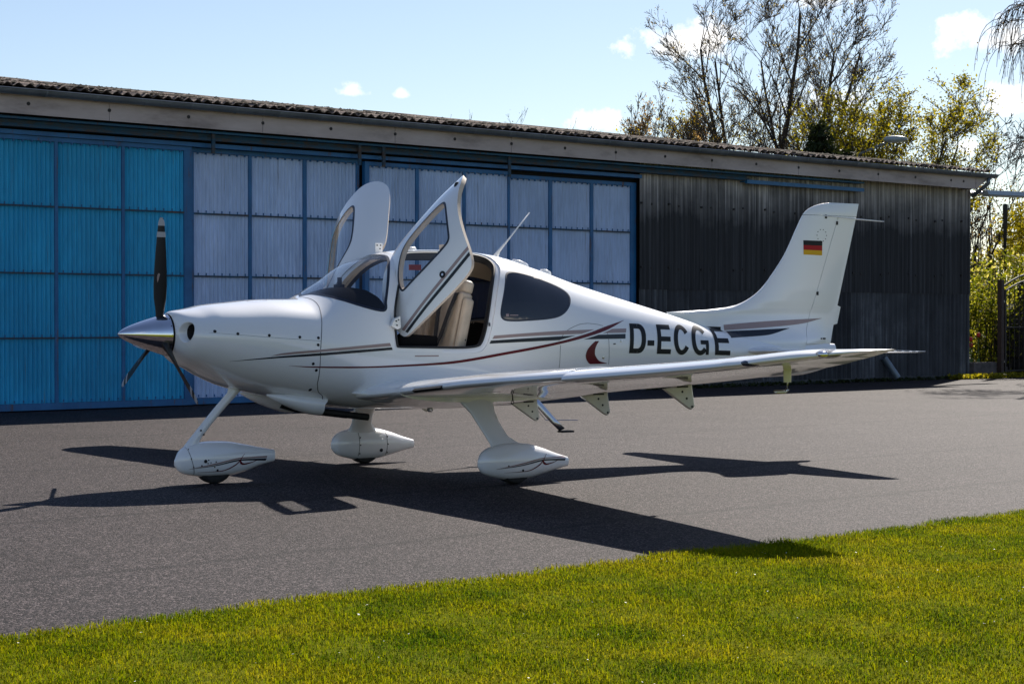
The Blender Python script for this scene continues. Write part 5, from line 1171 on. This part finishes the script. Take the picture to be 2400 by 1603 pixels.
bx, by = world_at(41.2, 50); conifer('conifer', 'dark green conifer top rising over the roof beside the lamp', (bx, by, 0), 6.4, 2.6, 5, 260)
bx, by = world_at(42.0, 51); conifer('conifer', 'smaller dark conifer to the right of the first, partly behind the lamp', (bx, by, 0), 5.8, 2.2, 6, 200)
# birch with hanging twigs: trunk outside the frame, branch tips reach in at the upper right
bx, by = world_at(48.9, 46); root = empty('birch_tree', (bx, by, 0)); tag(root, 'bare birch whose drooping twigs hang into the upper right corner', 'tree')
R = random.Random(8); trunk = [(np.array([0, 0, 0.]), np.array([.1, 0, 5.]), .17, .13), (np.array([.1, 0, 5.]), np.array([0, .1, 10.5]), .13, .05)]
V, F = tubes(trunk, 10); build_np('trunk', V, F, plain('birch_bark', (.42, .40, .37), .8, var=.5, scale=5), root, True)
segs = []; L_ = np.array([-vr[0], -vr[1], 0]); buds = []
for (z, ln, ri, dr) in ((7.7, 1.9, .5, .1), (7.9, 2.2, .6, .05), (8.6, 2.3, .2, 0), (9.2, 1.9, .1, -.1), (7.2, 2.0, .6, .3), (8.2, 1.8, .5, -.3), (6.0, -2.0, .4, .2), (6.8, -2.2, .5, -.2), (7.6, -2.0, .6, .4), (8.8, -1.8, .4, -.3), (9.6, -1.2, .5, .1), (6.4, .6, .4, 2.), (7.4, .6, .5, -2.), (8.4, .5, .4, 2.), (9.9, .8, .9, .6)):
    sg_ = 1.0 if ln > 0 else -1.0; ln = abs(ln) if abs(ln) > 1 else 1.7; q = np.array([.05, 0, z]); d = L_*sg_+np.array([.64*dr, .77*dr, ri]); d /= np.linalg.norm(d)
    for k in range(9):
        q2 = q+d*ln/9; segs.append((q, q2, .035*(1-k/11), .035*(1-(k+1)/11))); d = d+np.array([R.gauss(0, .10), R.gauss(0, .10), R.gauss(-.08, .10)]); d /= np.linalg.norm(d)
        if k >= 2:
            for m in range(4):                                                      # drooping twigs
                w = q2.copy(); e = d*.5+np.array([R.gauss(0, .5), R.gauss(0, .5), R.uniform(-.3, .5)]); e /= np.linalg.norm(e); tl = R.uniform(.5, 1.5)
                for s in range(8):
                    w2 = w+e*tl/8; segs.append((w, w2, .008, .006)); w = w2; e = e*.75+np.array([R.gauss(0, .08), R.gauss(0, .08), -.42]); e /= np.linalg.norm(e)
                    buds.append(w)
        q = q2
V, F = tubes(segs, 4); build_np('branches', V, F, M['bark'], root); b = np.array(buds); leaves(b[rng.integers(0, len(b), 900)]+rng.normal(0, .03, (900, 3)), .022, 'buds', M['leaf_brown'], root)
# --- yard to the right of the hangar corner
ux, uy = cos(HROT), sin(HROT); corner = HO+Vector((ux*24.18, uy*24.18, 0))
def yard(u, v): return (corner.x+ux*u-uy*v, corner.y+uy*u+ux*v)              # u along the hangar front, v behind it
P4 = [yard(-.0, -.9), yard(14, -.9), yard(14, 14), yard(0, 14)]
sheet('yard_path', [yard(.95, .2), yard(20, .2), yard(20, 16), yard(.95, 16)], .010, M['gravel'])
sheet('verge', [yard(.0, -.25), yard(.85, -.25), yard(.85, .8), yard(.0, .8)], .006, M['soil'])
# leafy bank: bright shrubs, ivy, brown twigs
def leaf_mass(name, label, u, v, w, d, z0, z1, n, size, mat, seed, cat='shrub', bias=0, stems=14):
    x, y = world_at(u, v); root = empty(name, (x, y, 0), -radians(46.6)); tag(root, label, cat); R = random.Random(seed); segs = []
    for k in range(stems):
        a = np.array([R.uniform(-w, w)*.5, R.uniform(-d, d)*.5, 0.]); b = a+np.array([R.gauss(0, .3), R.gauss(0, .3), R.uniform(.6, 1)*z1]); m_ = (a+b)/2+np.array([R.gauss(0, .1), R.gauss(0, .1), 0]); segs += [(a, m_, .025, .018), (m_, b, .018, .006)]
    V, F = tubes(segs, 5); build_np('stems', V, F, M['bark'], root)
    C = np.stack([rng.uniform(-w, w, 60), rng.uniform(-d, d, 60), rng.uniform(z0, z1, 60)], 1); C[:, 2] = z0+(C[:, 2]-z0)*(1-.35*(np.abs(C[:, 0])/w)**2); idx = rng.integers(0, 60, n)
    Q = C[idx]+rng.normal(0, 1, (n, 3))*[.30, .25, .22]; Q[:, 2] = Q[:, 2].clip(.03, z1+.25); leaves(Q, size, 'foliage', mat, root, .35, 0, .55, bias); return root
leaf_mass('ivy_hedge', 'glossy green ivy hedge filling the gap between hangar corner and iron gate', 46.25, 47.6, .75, .40, .2, 2.8, 7000, .04, M['leaf_bright'], 61, 'hedge', 0)
leaf_mass('laurel_bush', 'bright yellow-green laurel bush rising behind the iron gate', 47.1, 51, 1.7, .6, 1.2, 3.0, 8500, .05, M['leaf_bright'], 62, 'bush', .12)
leaf_mass('brown_thicket', 'brown leafless thicket above the hedge beside the hangar corner', 46.4, 56, 1.5, .9, 1.5, 5.4, 4200, .035, M['leaf_brown'], 63, 'thicket', 0, 40)
leaf_mass('young_tree', 'fresh green young tree at the right edge above the gate', 47.9, 54, 1.0, .9, 2.6, 5.0, 5200, .05, M['leaf_yellow'], 64, 'tree', .1, 8)
leaf_mass('dark_undergrowth', 'dark green undergrowth at the foot of the hedge behind the gate', 47.2, 49.9, 1.9, .4, .05, 1.3, 4000, .045, M['leaf_dark'], 65, 'undergrowth', 0)
leaf_mass('evergreen_screen', 'dark evergreen screen at the back of the yard behind the gate', 48.5, 62, 4.0, .8, .1, 3.6, 10000, .07, M['leaf_dark'], 68, 'hedge', 0, 20)
leaf_mass('far_bushes', 'tall leafy bushes closing the view behind the thicket', 47.5, 70, 4.0, 1.0, .3, 4.8, 11000, .07, M['leaf_yellow'], 66, 'bushes', 0, 20)
x, y = world_at(46.55, 52.5); mb = MB(); mb.tube([(x, y, 0), (x, y, 4.35), (x+.02, y, 4.42)], [.085, .07, .06], 8); post = mb.build('wooden_post', M['bark'], None); tag(post, 'weathered wooden post standing in the shrubs above the gate', 'post')
# distant belt of trees beyond the airfield, right of the hangar
N = 26000; bb = np.radians(rng.uniform(49.5, 112, N)); dd = rng.uniform(118, 128, N); hh = (5.5+2.2*np.sin(bb*23)+1.4*np.sin(bb*61+1))*rng.random(N)**.7
tag(leaves(np.stack([CAM_POS.x+dd*np.sin(bb), CAM_POS.y+dd*np.cos(bb), hh], 1), .42, 'far_wood', M['leaf_dark'], None, .4), None, None, None, 'stuff')
# wrought iron gate
M['iron'] = plain('wrought_iron', (.018, .015, .014), .45, .3, var=.3, scale=20)
gx, gy = yard(1.03, -.15); gate = empty('iron_gate', (gx, gy, 0), HROT); tag(gate, 'black wrought iron gate with arched top hanging on a brown post', 'gate')
mb = MB(); mb.box((-.055, -.055, 0), (.055, .055, 2.28)); mb.build('gate_post', plain('rust_brown_post', (.045, .025, .018), .7, var=.3), gate)
W_ = 3.2; arch = lambda x, z0=2.02, h=.36: z0+h*(1-((x-.1-W_/2)/(W_/2))**2)
fr = MB(); fr.box((.14, -.03, .12), (.19, .03, 2.05)); fr.box((3.25, -.03, .12), (3.30, .03, 2.05)); fr.box((.1905, -.02, .14), (3.2495, .02, .17)); fr.box((.1905, -.02, 1.16), (3.2495, .02, 1.19)); fr.build('gate_frame', M['iron'], gate)
for z0, r in ((1.98, .02), (2.12, .024)):
    mb = MB(); mb.tube([(x, 0, arch(x, z0)) for x in np.linspace(.1, 3.3, 28)], r, 6); mb.build('arch_rail', M['iron'], gate)
for k in range(15):
    x = .36+k*.198; mb = MB(); mb.tube([(x, 0, .171), (x, 0, arch(x, 1.98)-.02)], .011, 6); mb.build('bar', M['iron'], gate)
mb = MB()
for z in (1.45, 1.30):
    for k in range(14): mb.tube([(.46+k*.198+.075*cos(a), 0, z+.06*sin(a)) for a in np.linspace(0, 2*pi, 12)], .006, 4)
mb.build('scroll_rings', M['iron'], gate)
mb = MB(); mb.box((.055, -.02, .35), (.14, .02, .40)); mb.box((.055, -.02, 1.75), (.14, .02, 1.80)); mb.build('gate_hinge', M['steel'], gate)
# kerb wall under the gate, tulips, tufts
x, y = yard(.42, .02); wl = empty('low_wall', (x, y, 0), HROT); tag(wl, 'low grey concrete kerb wall between hangar corner and gate post', 'wall'); mb = MB(); mb.box((-.40, -.12, 0), (.52, .12, .36)); mb.build('wall_block', plain('old_concrete', (.10, .085, .08), .9, var=.4, scale=5), wl); mb = MB(); mb.box((.66, -.1, 0), (1.0, .12, .24)); mb.build('wall_block', bpy.data.materials['old_concrete'], wl)
grn = plain('stem_green', (.06, .12, .02), .5, var=.2)
for k, (u, v, h) in enumerate(((.55, .35, .84), (.78, .30, .94), (.66, .42, .70))):
    x, y = yard(u, v); tu = empty('tulip', (x, y, 0)); tag(tu, ['red tulip at the hedge foot, lowest but nearest the middle of the three', 'red tulip beside the gate post, tallest of the three', 'red tulip between the other two at the hedge foot'][k], 'flower', 'red tulips at the hedge foot')
    mb = MB(); mb.tube([(0, 0, 0), (.01, 0, h)], .008, 5); mb.build('stem', grn, tu); mb = MB(); mb.sphere((.01, 0, h+.05), (.045, .045, .065), 8, 6); mb.build('blossom', plain('tulip_red', (.45, .02, .015), .5, var=.1) if k == 0 else bpy.data.materials['tulip_red'], tu, True)
    mb = MB(); mb.q([(0, -.02, 0), (.02, .03, 0), (.12, .05, .35), (.06, .0, .45), (-.08, -.03, .40)], [(0, 1, 2, 3), (0, 3, 4)]); mb.build('leaf', grn, tu)
P = []
for k in range(2600):
    u = rng.uniform(-1.0, 1.6); v = -.30+rng.normal(0, .10); x, y = yard(u, v); P.append((x, y, rng.uniform(.0, .10)))
tag(leaves(P, .035, 'wall_foot_weeds', M['leaf_yellow'], None, .4), 'weeds and short grass along the foot of the low wall', 'weeds', None, 'stuff')
P = [(HO.x+ux*u-uy*v, HO.y+uy*u+ux*v, rng.uniform(0, .07)) for u, v in zip(rng.uniform(13.4, 24.2, 1600), -.09-np.abs(rng.normal(0, .05, 1600)))]
tag(leaves(P, .03, 'wall_weeds', M['leaf_dark'], None, .4), 'sparse dark weeds along the foot of the grey hangar wall', 'weeds', None, 'stuff')
# covered machine seen through the gate
x, y = world_at(47.75, 48.2); cv = empty('covered_machine', (x, y, 0), HROT); tag(cv, 'dark bulky machine standing in shade behind the iron gate', 'machine'); cm = plain('dark_cover', (.014, .012, .014), .6, var=.4, scale=4)
mb = MB(); mb.loft([[(sx*(1.15-.25*t_), sy*.7, z) for sx, sy in ((-1, -1), (1, -1), (1, 1), (-1, 1))] for t_, z in ((0, .45), (0, 1.25), (.9, 1.60), (1.8, 1.75))]); mb.build('body', cm, cv)
mb = MB(); mb.loft([[(sx*.55, sy*.5, z) for sx, sy in ((-1, -1), (1, -1), (1, 1), (-1, 1))] for z in (1.751, 2.25)]); mb.sphere((-.30, 0, 2.42), (.27, .3, .30), 12, 8); mb.sphere((.32, 0, 2.42), (.27, .3, .30), 12, 8); mb.build('top_cover', cm, cv, True, 40)
mb = MB(); [mb.tube([(sx*.7, -.75, .35), (sx*.7, .75, .35)], .34, 16) for sx in (-1, 1)]; mb.build('wheels', M['tyre'], cv)
# lamps
x, y = yard(.38, -.12); fl_ = empty('floodlight', (x, y, 4.28), HROT); tag(fl_, 'long grey box floodlight sticking out from the hangar roof corner', 'lamp')
lg = plain('lamp_grey', (.30, .36, .40), .4, .2, var=.1)
mb = MB(); mb.loft([[(0, -.13, -.05), (0, .13, -.05), (0, .09, .05), (0, -.09, .05)], [(1.62, -.13, -.02), (1.62, .13, -.02), (1.62, .09, .08), (1.62, -.09, .08)]]); mb.build('housing', lg, fl_)
mb = MB(); mb.q([(.06, -.11, -.055), (1.56, -.11, -.027), (1.56, .11, -.027), (.06, .11, -.055), (.06, -.08, -.085), (1.56, -.08, -.057), (1.56, .08, -.057), (.06, .08, -.085)], [(4, 5, 6, 7), (0, 1, 5, 4), (2, 3, 7, 6), (0, 4, 7, 3), (1, 2, 6, 5)]); mb.build('diffuser', plain('lamp_diffuser', (.45, .5, .52), .3, var=.05), fl_)
mb = MB(); mb.tube([(-.40, .1, -.02), (.05, .02, .0)], .03, 8); mb.tube([(-.35, .1, .15), (.2, 0, .055)], .012, 6); mb.build('bracket', M['steel'], fl_)
x, y = world_at(42.32, 52); sl_ = empty('street_lamp', (x, y, 0), -radians(42.3)); tag(sl_, 'grey street lamp on a bent arm rising behind the hangar roof', 'lamp')
mb = MB(); mb.tube([(0, 0, 0), (0, 0, 5.75)], [.08, .06], 10); mb.build('pole', plain('lamp_pole', (.16, .18, .19), .5, .4, var=.1), sl_, True)
mb = MB(); mb.tube([(0, 0, 5.70), (.06, 0, 5.80), (.75, 0, 6.08)], .035, 8); mb.build('arm', bpy.data.materials['lamp_pole'], sl_, True)
mb = MB(); mb.sphere((.98, 0, 6.17), (.33, .13, .10), 14, 8); o = mb.build('lamp_head', bpy.data.materials['lamp_grey'], sl_, True)
